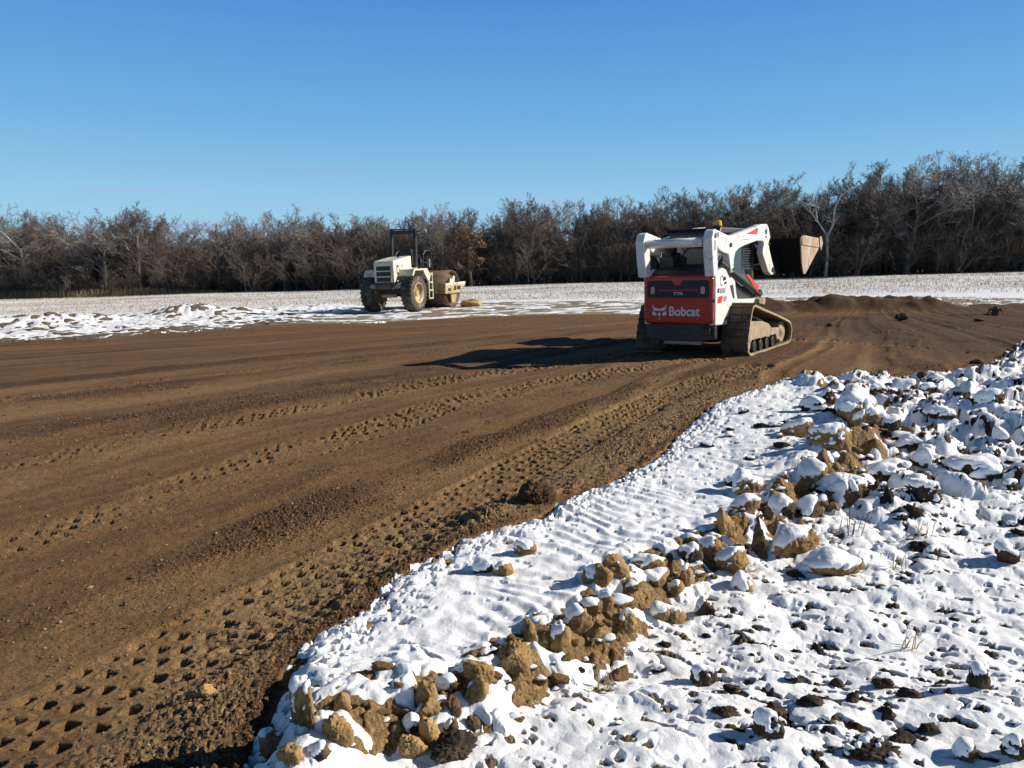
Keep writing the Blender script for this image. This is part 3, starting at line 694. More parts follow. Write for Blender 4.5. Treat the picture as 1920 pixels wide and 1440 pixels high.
# ---------------------------------------------------------------- mesh builder for machines
class MB:
    def __init__(s): s.v = []; s.f = []
    def add(s, v, f): k = len(s.v); s.v += [tuple(map(float, q)) for q in v]; s.f += [tuple(i + k for i in q) for q in f]; return s
    def box(s, x0, x1, y0, y1, z0, z1):
        v = [(x, y, z) for z in (z0, z1) for y in (y0, y1) for x in (x0, x1)]
        return s.add(v, [(0, 2, 3, 1), (4, 5, 7, 6), (0, 1, 5, 4), (2, 6, 7, 3), (0, 4, 6, 2), (1, 3, 7, 5)])
    def prism(s, poly, x0, x1, axis='x'):
        n = len(poly); a = sum(poly[i][0] * poly[(i + 1) % n][1] - poly[(i + 1) % n][0] * poly[i][1] for i in range(n))
        if a < 0: poly = poly[::-1]
        def P(t, q): return (t, q[0], q[1]) if axis == 'x' else ((q[0], t, q[1]) if axis == 'y' else (q[0], q[1], t))
        v = [P(x0, q) for q in poly] + [P(x1, q) for q in poly]
        f = [tuple(range(n))[::-1], tuple(range(n, 2 * n))] + [(i, (i + 1) % n, n + (i + 1) % n, n + i) for i in range(n)]
        if axis == 'y': f = [q[::-1] for q in f]
        return s.add(v, f)
    def cyl(s, a, b, r0, r1=None, n=20, cap=True):
        r1 = r0 if r1 is None else r1; a = Vector(a); b = Vector(b); d = (b - a).normalized()
        u = d.orthogonal().normalized(); w = d.cross(u); v = []
        for c, r in ((a, r0), (b, r1)):
            for i in range(n):
                t = 2 * math.pi * i / n; v.append(c + u * math.cos(t) * r + w * math.sin(t) * r)
        f = [(i, (i + 1) % n, n + (i + 1) % n, n + i) for i in range(n)]
        if cap: f += [tuple(range(n))[::-1], tuple(range(n, 2 * n))]
        return s.add(v, f)
    def tube(s, pts, r, n=8):
        for a, b in zip(pts[:-1], pts[1:]): s.cyl(a, b, r, r, n)
        return s
    def path(s, pts, r, n=8):
        """one continuous bent tube"""
        P_ = [Vector(p) for p in pts]; v = []; up = None
        for i, p in enumerate(P_):
            d = ((P_[min(i + 1, len(P_) - 1)] - P_[max(i - 1, 0)])).normalized()
            if up is None: up = d.orthogonal().normalized()
            up = (up - d * up.dot(d)).normalized(); w = d.cross(up)
            rr = r[i] if isinstance(r, (list, tuple)) else r
            for k in range(n):
                t = 2 * math.pi * k / n; v.append(p + up * math.cos(t) * rr + w * math.sin(t) * rr)
        f = [(i * n + k, i * n + (k + 1) % n, (i + 1) * n + (k + 1) % n, (i + 1) * n + k) for i in range(len(P_) - 1) for k in range(n)]
        f += [tuple(range(n))[::-1], tuple(range(len(v) - n, len(v)))]
        return s.add(v, f)
    def lathe_x(s, c, prof, n=32):
        """closed profile [(x, r)...] turned about the X axis through c"""
        v = []; m = len(prof)
        for i in range(n):
            t = 2 * math.pi * i / n
            for x, r in prof: v.append((c[0] + x, c[1] + math.cos(t) * r, c[2] + math.sin(t) * r))
        f = [(i * m + k, i * m + (k + 1) % m, ((i + 1) % n) * m + (k + 1) % m, ((i + 1) % n) * m + k) for i in range(n) for k in range(m)]
        return s.add(v, f)
    def build(s, name, m, parent=None, bevel=0, smooth=False, seg=2):
        o = mesh_obj(name, s.v, s.f, m, parent, smooth)
        import bmesh
        bm = bmesh.new(); bm.from_mesh(o.data); bmesh.ops.recalc_face_normals(bm, faces=bm.faces); bm.to_mesh(o.data); bm.free()
        if smooth: o.data.polygons.foreach_set('use_smooth', [len(p.vertices) <= 4 for p in o.data.polygons])
        if bevel:
            b = o.modifiers.new('bevel', 'BEVEL'); b.width = bevel; b.segments = seg; b.limit_method = 'ANGLE'; b.angle_limit = rad(35)
        return o
def rrect(a0, a1, b0, b1, r, n=5):
    out = []
    for cx, cy, s0 in ((a1 - r, b1 - r, 0), (a0 + r, b1 - r, 90), (a0 + r, b0 + r, 180), (a1 - r, b0 + r, 270)):
        for i in range(n + 1):
            t = rad(s0 + 90 * i / n); out.append((cx + r * math.cos(t), cy + r * math.sin(t)))
    return out
def machine_root(name, x, y, hd):
    n = Vector((-TX, 0, 1)).normalized(); yv = Vector((math.sin(hd), math.cos(hd), 0)); yv = (yv - n * yv.dot(n)).normalized(); xv = yv.cross(n)
    T_ = terrain([x], [y]); z = float(base(np.array([x]), np.array([y]))[0])
    m = Matrix((xv, yv, n)).transposed().to_4x4(); m.translation = Vector((x, y, z))
    o = empty(name); o.matrix_world = m; return o
def lettering(name, txt, size, matname, parent, loc, rot, bold=.0, sx=1.0, depth=.003):
    cu = bpy.data.curves.new(name, 'FONT'); cu.body = txt; cu.size = size; cu.extrude = depth; cu.offset = bold; cu.align_x = 'CENTER'; cu.align_y = 'CENTER'
    t = bpy.data.objects.new(name + '_src', cu); C.objects.link(t); bpy.context.view_layer.update()
    me = bpy.data.meshes.new_from_object(t.evaluated_get(bpy.context.evaluated_depsgraph_get())); bpy.data.objects.remove(t)
    me.transform(Matrix.Diagonal((sx, 1, 1, 1)))
    o = bpy.data.objects.new(name, me); C.objects.link(o); me.materials.clear(); me.materials.append(M[matname]); o.parent = parent
    o.location = loc; o.rotation_euler = rot; return o
M['white'] = mat('white_paint', (.80, .79, .74), .35, var=.05, vscale=3, dirt=(.42, .36, .27), dirt_amt=.30, dirt_scale=4, coat=.3)
M['red'] = mat('red_paint', (.42, .010, .009), .28, var=.06, vscale=4, coat=.5)
M['black'] = mat('black_plastic', (.012, .012, .013), .5)
M['blackm'] = mat('black_metal', (.02, .02, .022), .42, dirt=(.10, .08, .055), dirt_amt=.3, dirt_scale=5)
M['glass'] = mat('tinted_glass', (.010, .022, .020), .06); M['glass'].node_tree.nodes['Principled BSDF'].inputs['Specular IOR Level'].default_value = .8
M['mesh'] = mat('window_guard', (.03, .035, .034), .5)
M['rubber'] = mat('track_rubber', (.045, .036, .028), .85, bump=.4, bscale=30, dirt=(.13, .085, .045), dirt_amt=.62, dirt_scale=6)
M['mud'] = mat('dried_mud', (.36, .27, .165), .9, bump=.5, bscale=25, var=.2, vscale=8, dirt=(.14, .10, .06), dirt_amt=.35, dirt_scale=6)
M['bucket'] = mat('bucket_steel', (.34, .225, .12), .7, bump=.2, bscale=20, var=.18, vscale=5, dirt=(.42, .40, .36), dirt_amt=.45, dirt_scale=3)
M['buckdark'] = mat('bucket_black', (.007, .0065, .006), .7)
M['buckdark'].node_tree.nodes['Principled BSDF'].inputs['Specular IOR Level'].default_value = .12
M['amber'] = mat('amber_lens', (.75, .36, .02), .2); M['chrome'] = mat('bright_steel', (.7, .7, .72), .2, metal=1)
M['lamp'] = mat('lamp_lens', (.45, .36, .34), .2); M['greymark'] = mat('grey_decal', (.25, .25, .25), .6); M['silver'] = mat('silver_decal', (.62, .62, .66), .4)
M['redmark'] = mat('red_decal', (.62, .03, .02), .4)
print('loader...')
LD = machine_root('skid_steer_loader', 3.656, 13.44, .632)
tag(LD, 'white and red tracked skid steer loader with its bucket raised, standing on the brown dirt', 'loader')
tower = [(-1.56, .53), (-1.05, .51), (-.95, .70), (-.82, .84), (.52, .77), (.62, .80), (.60, .86), (-.57, .90), (-.63, 1.0), (-.70, 1.20), (-.84, 1.27), (-.95, 1.25), (-1.12, 1.40), (-1.27, 1.43), (-1.58, 1.36)]
for sgn in (1, -1):
    a, b = (.50, .62) if sgn > 0 else (-.62, -.50)
    o = MB().prism(tower, a, b).build('side_panel', 'white', LD, .02)
    x = .6235 * sgn
    def flat(poly, name, m, par=o, x=x, sgn=sgn, d=.003): return MB().prism(poly, x - d, x + d).build(name, m, par)
    flat([(-.96, 1.14), (-.82, 1.15), (-.74, .93), (-.80, .92)], 'opening', 'black')
    # decals on the side panel
    flat([(-1.47, .98), (-1.27, .99), (-1.33, .88), (-1.50, .88)], 'red_mark', 'redmark')
    flat([(-1.24, .97), (-1.10, .98), (-1.11, .90), (-1.22, .89)], 'grey_mark', 'greymark')
    flat([(-1.38, 1.11), (-1.17, 1.11), (-1.17, 1.03), (-1.38, 1.03)], 'grey_mark', 'greymark')
    flat([(-1.50, 1.10), (-1.43, 1.12), (-1.43, 1.04), (-1.50, 1.04)], 'black_mark', 'black')
    ring = MB()
    for k in range(14):
        t0 = rad(40 + 20 * k); t1 = rad(52 + 20 * k)
        ring.prism([(-1.32 + .075 * math.cos(t0), 1.23 + .085 * math.sin(t0)), (-1.32 + .075 * math.cos(t1), 1.23 + .085 * math.sin(t1)), (-1.32 + .055 * math.cos(t1), 1.23 + .065 * math.sin(t1)), (-1.32 + .055 * math.cos(t0), 1.23 + .065 * math.sin(t0))], x - .003, x + .003)
    ring.build('warning_mark', 'greymark', o)
    bo = MB()
    for (cy, cz, r) in ((-1.22, 1.26, .03), (-1.18, 1.19, .018), (-.78, .80, .02), (-1.12, .62, .03), (-1.17, .60, .018)):
        bo.cyl((x, cy, cz), (x + .02 * sgn, cy, cz), r, n=14)
    bo.build('bolts', 'blackm', o)
# inner hull between the tracks
MB().prism([(-1.50, .30), (-1.50, .56), (-1.20, 1.26), (.75, 1.0), (.98, .75), (1.0, .25), (.6, .20), (-1.2, .22)], -.495, .495).build('hull', 'blackm', LD, .02)
mb = MB(); mb.prism([(-.60, .30), (-.60, .55), (.60, .55), (.60, .30), (.3, .26), (-.3, .26)], -1.52, -1.42, 'y'); mb.build('rear_skid_plate', 'blackm', LD, .015)
hk = MB(); hk.box(.38, .60, -1.54, -1.50, .36, .50); hk.box(.44, .54, -1.60, -1.54, .38, .48); hk.build('tow_bracket', 'blackm', LD, .008)
# tailgate
TG = MB().prism(rrect(-.60, .60, .545, 1.325, .085), -1.62, -1.50, 'y').build('tailgate', 'red', LD, .035, seg=3)
Y0 = -1.622
MB().prism(rrect(-.53, .53, .965, 1.25, .05), Y0 - .004, Y0 + .004, 'y').build('grille_panel', 'black', TG)
MB().prism([(-.10, 1.252), (.10, 1.252), (.04, 1.17), (-.04, 1.17)], Y0 - .007, Y0 + .002, 'y').build('grille_notch', 'red', TG)
MB().box(-.34, .34, Y0 - .008, Y0, 1.082, 1.100).build('grille_stripe', 'red', TG)
lo_ = MB()
for k in range(9): lo_.box(-.36, .36, Y0 - .006, Y0, 1.118 + k * .012, 1.122 + k * .012)
lo_.build('louvres', 'blackm', TG)
for s_ in (-1, 1):
    MB().prism(rrect(s_ * .43 - .035, s_ * .43 + .035, 1.03, 1.15, .03), Y0 - .016, Y0, 'y').build('tail_light', 'lamp', TG, .004)
MB().box(.565, .615, Y0 + .01, Y0 + .05, .90, .945).build('latch', 'black', TG)
RB = (math.pi / 2, 0, 0)
lettering('lettering', 'T770', .066, 'silver', TG, (.01, Y0 - .005, 1.035), RB, .0012, 1.15)
lt = lettering('lettering', 'Bobcat', .205, 'silver', TG, (.115, Y0 - .003, .745), RB, .005, .92)
# cat face emblem: ears, brow, cheeks, muzzle (built as cut shapes)
em = MB(); ex, ez = -.315, .745; yy0, yy1 = Y0 - .006, Y0 + .001
def E_(poly): em.prism([(ex + a * .115, ez + b * .115) for a, b in poly], yy0, yy1, 'y')
E_([(-1.1, 1.05), (-.75, .62), (-.2, .42), (.2, .42), (.75, .62), (1.1, 1.05), (.98, .35), (.62, .08), (.18, .14), (0, .0), (-.18, .14), (-.62, .08), (-.98, .35)])
E_([(-.95, .12), (-.62, -.12), (-.42, -.32), (-.62, -.62), (-1.15, -.42)])
E_([(.95, .12), (.62, -.12), (.42, -.32), (.62, -.62), (1.15, -.42)])
E_([(-.14, -.10), (0, -.22), (.14, -.10), (.26, -.50), (0, -.72), (-.26, -.50)])
E_([(-.12, -1.0), (0, -.88), (.12, -1.0), (0, -1.15)])
em.build('cat_emblem', 'silver', TG)
# engine hood and exhaust clutter
MB().prism([(-1.56, 1.33), (-1.52, 1.40), (-1.25, 1.47), (-.85, 1.50), (-.85, 1.2), (-1.5, 1.2)], -.48, .48).build('engine_hood', 'black', LD, .02)
mb = MB(); mb.prism([(-1.30, 1.45), (-1.30, 1.62), (-.95, 1.68), (-.95, 1.45)], -.47, -.22); mb.cyl((-.38, -1.15, 1.6), (-.38, -1.15, 1.84), .035); mb.box(-.44, -.30, -1.22, -1.08, 1.55, 1.70)
mb.build('exhaust', 'black', LD, .012)
# cab
CABW = .43
CB = MB().prism([(-.98, 1.30), (-1.0, 2.02), (-.70, 2.07), (.62, 2.07), (.74, 1.95), (.76, .98), (.60, .88), (-.60, .92)], -CABW, CABW).build('cab', 'blackm', LD, .025)
MB().prism([(-1.02, 2.02), (-.95, 2.085), (.70, 2.10), (.80, 2.03), (.78, 2.0), (-1.0, 1.985)], -CABW - .03, CABW + .03).build('roof', 'black', CB, .02)
for s_ in (-1, 1):
    xx = s_ * (CABW + .002)
    w = MB().prism([(-.80, 1.42), (-.80, 1.93), (.55, 1.93), (.58, 1.08), (-.05, 1.08), (-.45, 1.35)], xx - .004, xx + .004).build('side_window', 'glass', CB)
    g = MB()
    for k in range(12): g.box(xx + s_ * .006 - .003, xx + s_ * .006 + .003, .12, .52, 1.40 + k * .043, 1.412 + k * .043)
    for k in range(3): g.box(xx + s_ * .010 - .003, xx + s_ * .010 + .003, .12 + k * .195, .13 + k * .195, 1.38, 1.91)
    g.build('window_guard', 'mesh', w)
    MB().box(xx - .012, xx + .012, .60, .72, 1.0, 2.0).build('door_post', 'black', CB)
    MB().box(xx - .01, xx + .01, -.82, .60, 1.385, 1.40).build('window_rail', 'black', CB)
rw = MB().prism(rrect(-.36, .36, 1.50, 1.95, .05), -1.012, -1.0, 'y').build('rear_window', 'glass', CB)
MB().prism([(-.30, 1.54), (-.27, 1.54), (.02, 1.86), (-.02, 1.86)], -1.03, -1.02, 'y').build('wiper', 'blackm', rw)
# headrest-like grab, beacon, antenna, mirrors
bc = MB().cyl((.24, -.55, 2.09), (.24, -.55, 2.125), .085, .085, 20).build('beacon', 'black', LD, .006)
MB().cyl((.24, -.55, 2.125), (.24, -.55, 2.215), .078, .066, 20).build('lens', 'amber', bc, .015)
MB().cyl((.34, -.42, 2.09), (.34, -.42, 2.26), .008, .004, 8).build('antenna', 'blackm', LD)
# lift arms
ARM = [(-1.72, 1.99), (-1.60, 2.02), (-1.02, 1.93), (-.25, 2.04), (.50, 2.165), (.83, 2.18), (.93, 2.12), (1.05, 1.95), (.96, 1.86), (1.0, 1.74), (1.34, 1.33), (1.33, 1.27), (1.17, 1.26), (.98, 1.32), (.62, 1.66), (.69, 1.84), (.60, 1.875), (.28, 1.87), (-.30, 1.79), (-.60, 1.735), (-.76, 1.67), (-.82, 1.57), (-.84, 1.37), (-.88, 1.34), (-.93, 1.37), (-.99, 1.48), (-1.06, 1.64), (-1.27, 1.665), (-1.46, 1.71), (-1.60, 1.80), (-1.69, 1.88)]
LINK = [(-1.66, 2.03), (-1.76, 2.00), (-1.82, 1.88), (-1.79, 1.62), (-1.72, 1.30), (-1.58, 1.30), (-1.56, 1.50), (-1.60, 1.80), (-1.58, 1.98)]
for s_ in (1, -1):
    a, b = sorted((s_ * .515, s_ * .635))
    A = MB().prism(ARM, a, b).build('lift_arm', 'white', LD, .018)
    xx = s_ * .6375
    def fl(poly, name, m, d=.003): return MB().prism(poly, xx - d, xx + d).build(name, m, A)
    fl([(-.28, 1.98), (.34, 2.10), (.28, 1.985)], 'red_mark', 'redmark')
    for dz in (0,): 
        fl([(.72, 2.06), (.76, 2.10), (.79, 2.05), (.83, 2.11), (.83, 2.02), (.78, 1.99), (.74, 2.0)], 'cat_mark', 'black')
        fl([(.74, 1.96), (.78, 1.975), (.82, 1.95), (.78, 1.92)], 'cat_mark', 'black')
    fl([(-.52, 1.88), (-.10, 1.90), (-.10, 1.888), (-.52, 1.868)], 'grey_mark', 'greymark')
    pn = MB()
    for cy, cz, r in ((-1.60, 1.94, .04), (-1.0, 1.79, .035), (1.20, 1.36, .045), (1.28, 1.305, .025), (.95, 1.83, .02), (-.88, 1.40, .018)):
        pn.cyl((xx - s_ * .01, cy, cz), (xx + s_ * .02, cy, cz), r, n=16)
    pn.build('pivot_pins', 'blackm', A)
    # rear link, a hollow channel with a closed grey back
    L = MB().prism(LINK, min(s_ * .495, s_ * .65), max(s_ * .495, s_ * .65)).build('rear_link', 'white', LD, .02)
    L.location.y = -.004
    hp = MB().cyl((s_ * .645, -1.68, 1.93), (s_ * .675, -1.68, 1.93), .038, n=16); hp.prism(rrect(-1.73, -1.67, 1.70, 1.86, .028), s_ * .65 - .004, s_ * .65 + .004); hp.build('link_pins', 'greymark', L)
    # lift cylinder
    cyx = s_ * .565
    cy_ = MB().cyl((cyx, -1.30, 1.52), (cyx, .35, 1.02), .055, n=16).build('lift_cylinder', 'black', LD)
    MB().cyl((cyx, .30, 1.035), (cyx, .74, .90), .032, n=12).build('cylinder_rod', 'blackm', cy_)
    rd_ = MB(); rd_.cyl((s_ * .50, -1.15, 1.35), (s_ * .50, -1.15, 1.72), .014, n=8); rd_.cyl((s_ * .50, -1.06, 1.35), (s_ * .50, -1.06, 1.72), .014, n=8)
    rd_.build('hydraulic_line', 'chrome', LD)
    rg = MB().prism([(-.16, 1.30), (-.06, 1.30), (.50, 1.09), (.50, .99), (.42, 1.0)], s_ * .60 - .01, s_ * .60 + .01).build('red_guard', 'redmark', LD)
    hs = MB().path([(s_ * .56, -1.5, 1.42), (s_ * .58, -1.3, 1.62), (s_ * .57, -1.15, 1.55), (s_ * .55, -1.0, 1.35)], .016, 8); hs.build('hose', 'black', LD)
MB().cyl((-.47, -1.72, 1.835), (.47, -1.72, 1.835), .072, n=24).build('cross_tube', 'white', LD, 0, True)
MB().cyl((-.485, 1.16, 1.42), (.485, 1.16, 1.42), .06, n=18).build('front_cross_tube', 'blackm', LD, 0, True)
for s_ in (-1, 1):
    t_ = MB().cyl((s_ * .36, .80, 1.86), (s_ * .36, 1.42, 1.62), .045, n=14); t_.cyl((s_ * .36, 1.3, 1.66), (s_ * .36, 1.62, 1.54), .025, n=10); t_.build('tilt_cylinder', 'black', LD)
MB().prism([(1.30, 1.26), (1.72, 1.22), (1.74, 1.70), (1.62, 1.72), (1.36, 1.40)], -.60, .60).build('coupler', 'buckdark', LD, .01)
# bucket (its mouth turned up)
BK = [(1.70, 1.90), (1.82, 1.45), (1.93, 1.29), (2.02, 1.27), (3.06, 1.81), (3.10, 1.86)]
bw = .99
bkt = MB(); inner = [(1.73, 1.90), (1.85, 1.46), (1.95, 1.32), (2.02, 1.30), (3.05, 1.84)]
shell = [(1.70, 1.90)] + BK[1:5] + inner[::-1]
bkt.prism(shell, -bw + .012, bw - .012); BKT = bkt.build('bucket', 'buckdark', LD)
side = [(1.68, 1.91), (1.70, 1.94), (1.86, 1.985), (2.93, 1.945), (3.06, 1.87), (3.07, 1.80), (2.04, 1.25), (1.93, 1.26), (1.79, 1.46)]
for s_ in (-1, 1):
    a, b = sorted((s_ * (bw - .012), s_ * (bw + .012)))
    sp_ = MB().prism(side, a, b).build('side_plate', 'bucket', BKT, .004)
    MB().prism([(1.72, 1.80), (1.72, 1.935), (1.86, 1.98), (2.94, 1.94), (3.0, 1.80), (2.9, 1.76)], *sorted((s_ * (bw + .012), s_ * (bw + .03)))).build('wear_plate', 'bucket', sp_, .006)
    MB().prism([(2.86, 1.97), (2.99, 1.98), (3.12, 1.86), (3.0, 1.70), (2.90, 1.82)], *sorted((s_ * (bw + .03), s_ * (bw + .05)))).build('side_cutter', 'bucket', sp_, .004)
MB().prism([(2.98, 1.80), (3.12, 1.875), (3.12, 1.85), (3.0, 1.775)], -bw + .015, bw - .015).build('cutting_edge', 'bucket', BKT)
MB().box(-bw + .014, bw - .014, 1.675, 1.70, 1.86, 1.93).build('top_rail', 'buckdark', BKT, .004)
# tracks
LOOP = smoothline([(-1.06, .45), (-1.0, .62), (-.93, .76), (-.82, .82), (-.68, .80), (-.3, .72), (.4, .585), (1.0, .455), (1.20, .39), (1.30, .27), (1.28, .13), (1.17, .03), (.98, -.005), (.3, -.01), (-.6, -.01), (-.95, .0), (-1.09, .07), (-1.12, .22), (-1.06, .45)], 5)[:-1]
def resample(pts, n):
    P_ = np.array(pts + [pts[0]]); d = np.r_[0, np.cumsum(np.hypot(*np.diff(P_, axis=0).T))]; t = np.linspace(0, d[-1], n, endpoint=False)
    return [(float(np.interp(q, d, P_[:, 0])), float(np.interp(q, d, P_[:, 1]))) for q in t]
LP = resample(LOOP, 92)
for s_ in (1, -1):
    a, b = sorted((s_ * .545, s_ * .99)); n = len(LP); th_ = .028
    nr = []
    for i in range(n):
        p, q = LP[i - 1], LP[(i + 1) % n]; dx, dz = q[0] - p[0], q[1] - p[1]; l = math.hypot(dx, dz); nr.append((-dz / l, dx / l))
    v = []
    for i in range(n):
        (y, z), (ny, nz) = LP[i], nr[i]
        v += [(a, y, z), (b, y, z), (b, y - ny * th_, z - nz * th_), (a, y - ny * th_, z - nz * th_)]
    f = []
    for i in range(n):
        j = (i + 1) % n
        for k in range(4): f.append((i * 4 + k, i * 4 + (k + 1) % 4, j * 4 + (k + 1) % 4, j * 4 + k))
    mb = MB().add(v, f)
    for i in range(0, n, 2):      # tread bars
        (y, z), (ny, nz) = LP[i], nr[i]; ty, tz = nz, -ny; w_ = .018; hh_ = .026
        q = [(y - ty * w_ - ny * .004, z - tz * w_ - nz * .004), (y + ty * w_ - ny * .004, z + tz * w_ - nz * .004), (y + ty * w_ * .6 + ny * hh_, z + tz * w_ * .6 + nz * hh_), (y - ty * w_ * .6 + ny * hh_, z - tz * w_ * .6 + nz * hh_)]
        mb.prism(q, a - .004, b + .004)
    TKO = mb.build('track', 'rubber', LD)
    # dried mud on the outer rim of the belt
    fm_ = MB(); xo = s_ * .994; v = []
    for i in range(n):
        (y, z), (ny, nz) = LP[i], nr[i]; v += [(xo, y + ny * .001, z + nz * .001), (xo, y - ny * .035, z - nz * .035), (xo - s_ * .05, y - ny * .036, z - nz * .036), (xo - s_ * .05, y - ny * .03, z - nz * .03)]
    fm_.add(v, [(i * 4 + k, i * 4 + (k + 1) % 4, ((i + 1) % n) * 4 + (k + 1) % 4, ((i + 1) % n) * 4 + k) for i in range(n) for k in range(4)]); fm_.build('track_rim', 'mud', TKO)
    fr = MB().prism([(-.92, .48), (-.80, .545), (-.1, .50), (.22, .44), (.42, .34), (.70, .33), (.96, .31), (1.10, .22), (1.0, .12), (.72, .10), (.62, .22), (.30, .19), (-.1, .21), (-.5, .22), (-.85, .16), (-.95, .25)], *sorted((s_ * .60, s_ * .90))).build('track_frame', 'mud', LD, .02)
    for cy in (-.62, -.30, .02, .34): 
        r_ = MB().cyl((s_ * .66, cy, .11), (s_ * .94, cy, .11), .095, n=18).build('track_roller', 'blackm', fr, .01)
        MB().box(*sorted((s_ * .90, s_ * .93)), cy - .035, cy + .035, .10, .23).build('roller_bracket', 'blackm', r_)
    MB().cyl((s_ * .62, .98, .24), (s_ * .90, .98, .24), .20, n=24).build('idler', 'mud', fr, .02)
    MB().cyl((s_ * .62, -.80, .55), (s_ * .86, -.80, .55), .22, n=24).build('drive_sprocket', 'blackm', fr, .02)
    MB().cyl((s_ * .62, -.84, .16), (s_ * .90, -.84, .16), .13, n=24).build('idler', 'mud', fr, .02)
    # headlight pod in front of the fender
    MB().cyl((s_ * .56, .70, .95), (s_ * .56, .80, .95), .075, .05, n=18).build('work_light', 'white', LD, .01)
    MB().prism([(.30, .86), (.62, .88), (.66, .80), (.60, .74), (.3, .78)], *sorted((s_ * .50, s_ * .70))).build('step', 'mud', LD, .01)
mb = MB().box(-.30, .35, -1.50, -1.35, .20, .30); mb.build('belly_guard', 'mud', LD, .02)

# ---------------------------------------------------------------- soil compactor (roller)
print('roller...')
M['cream'] = mat('cream_paint', (.70, .67, .53), .45, var=.08, vscale=3, dirt=(.34, .27, .16), dirt_amt=.38, dirt_scale=3)
M['yellowp'] = mat('yellowed_paint', (.45, .35, .17), .6, var=.15, vscale=4, dirt=(.27, .17, .08), dirt_amt=.5, dirt_scale=4)
M['tyre'] = mat('dusty_tyre', (.065, .057, .045), .9, bump=.3, bscale=20, dirt=(.19, .16, .115), dirt_amt=.42, dirt_scale=4)
M['drum'] = mat('worn_drum_steel', (.10, .06, .034), .65, metal=.1, var=.25, vscale=4, dirt=(.16, .10, .055), dirt_amt=.5, dirt_scale=5)
M['grey'] = mat('dull_grey', (.25, .24, .22), .5, dirt=(.38, .33, .25), dirt_amt=.3)
M['rim'] = mat('yellow_rim', (.42, .32, .17), .5, var=.12, vscale=6)
RL = machine_root('road_roller', -4.118, 29.903, .346)
tag(RL, 'cream soil roller with big rear tyres and steel drum, parked at the snow edge', 'roller')
# engine hood
HD = MB().prism([(-1.82, 1.12), (-1.86, 1.86), (-1.80, 1.92), (-1.30, 2.0), (-.42, 2.12), (-.38, 1.62), (-.38, 1.30), (-.95, 1.26), (-1.15, 1.12)], -.42, .42).build('engine_hood', 'cream', RL, .03)
g0_ = MB().prism([(-.33, 1.14), (-.33, 1.80), (.33, 1.80), (.33, 1.14)], -1.868, -1.858, 'y').build('rear_grille', 'cream', HD)
for k in range(3):
    s_ = MB().box(-.30, .30, -1.876, -1.866, 1.155 + k * .205, 1.155 + k * .205 + .165); s_.build('grille_opening', 'black', g0_)
    b_ = MB()
    for q in range(4): b_.box(-.29, .29, -1.881, -1.874, 1.185 + k * .205 + q * .035, 1.19 + k * .205 + q * .035)
    b_.build('grille_slats', 'mesh', g0_)
for s_ in (1, -1):
    x = s_ * .422
    d_ = MB().prism(rrect(-1.62, -1.40, 1.42, 1.76, .06), x - .004, x + .004).build('vent', 'black', HD)
    MB().prism(rrect(-1.565, -1.455, 1.48, 1.70, .04), x + s_ * .002 - .004, x + s_ * .002 + .004).build('vent_plate', 'cream', d_)
    ring = MB()
    for k in range(18):
        t0, t1 = rad(20 * k), rad(20 * k + 15)
        ring.prism([(-1.15 + .10 * math.cos(t0), 1.72 + .10 * math.sin(t0)), (-1.15 + .10 * math.cos(t1), 1.72 + .10 * math.sin(t1)), (-1.15 + .08 * math.cos(t1), 1.72 + .08 * math.sin(t1)), (-1.15 + .08 * math.cos(t0), 1.72 + .08 * math.sin(t0))], x - .004, x + .004)
    ring.box(x - .004, x + .004, -1.21, -1.17, 1.68, 1.76); ring.box(x - .004, x + .004, -1.15, -1.135, 1.68, 1.76)
    ring.box(x - .004, x + .004, -1.13, -1.08, 1.745, 1.76); ring.box(x - .004, x + .004, -1.13, -1.08, 1.68, 1.695); ring.box(x - .004, x + .004, -1.24, -1.08, 1.575, 1.59)
    ring.build('round_mark', 'greymark', HD)
MB().cyl((.12, -.9, 2.03), (.12, -.9, 2.10), .05, n=14).build('exhaust_stack', 'blackm', HD)
MB().prism(rrect(-.42, .42, -1.86, -.9, .05), 1.0, 1.12, 'z').build('rear_chassis', 'blackm', RL, .01)
MB().box(-.30, .30, -1.9, -1.78, .86, 1.05).build('counterweight', 'drum', RL, .02)
for s_ in (1, -1):
    MB().prism([(-1.78, .90), (-1.80, 1.06), (-1.5, 1.13), (-1.0, 1.14), (-.96, 1.0), (-1.0, .90)], *sorted((s_ * .42, s_ * .66))).build('side_tank', 'grey', RL, .045, seg=3)
MB().box(-.5, .5, -1.3, -1.0, .58, .86).build('rear_axle', 'blackm', RL, .03)
MB().cyl((-.30, -1.5, .62), (.30, -1.5, .62), .07, n=16).build('axle_guard', 'yellowp', RL)
# fenders
for s_ in (1, -1):
    f_ = MB().prism([(-1.55, 1.38), (-1.40, 1.60), (-.30, 1.62), (-.02, 1.30), (-.10, 1.27), (-.36, 1.55), (-1.33, 1.54), (-1.48, 1.33)], *sorted((s_ * .42, s_ * 1.05))).build('fender', 'cream', RL, .012)
    MB().prism([(-.62, 1.56), (-.36, 1.56), (-.10, 1.27), (-.14, 1.10), (-.30, 1.20), (-.5, 1.40)], *sorted((s_ * .98, s_ * 1.04))).build('fender_skirt', 'cream', f_)
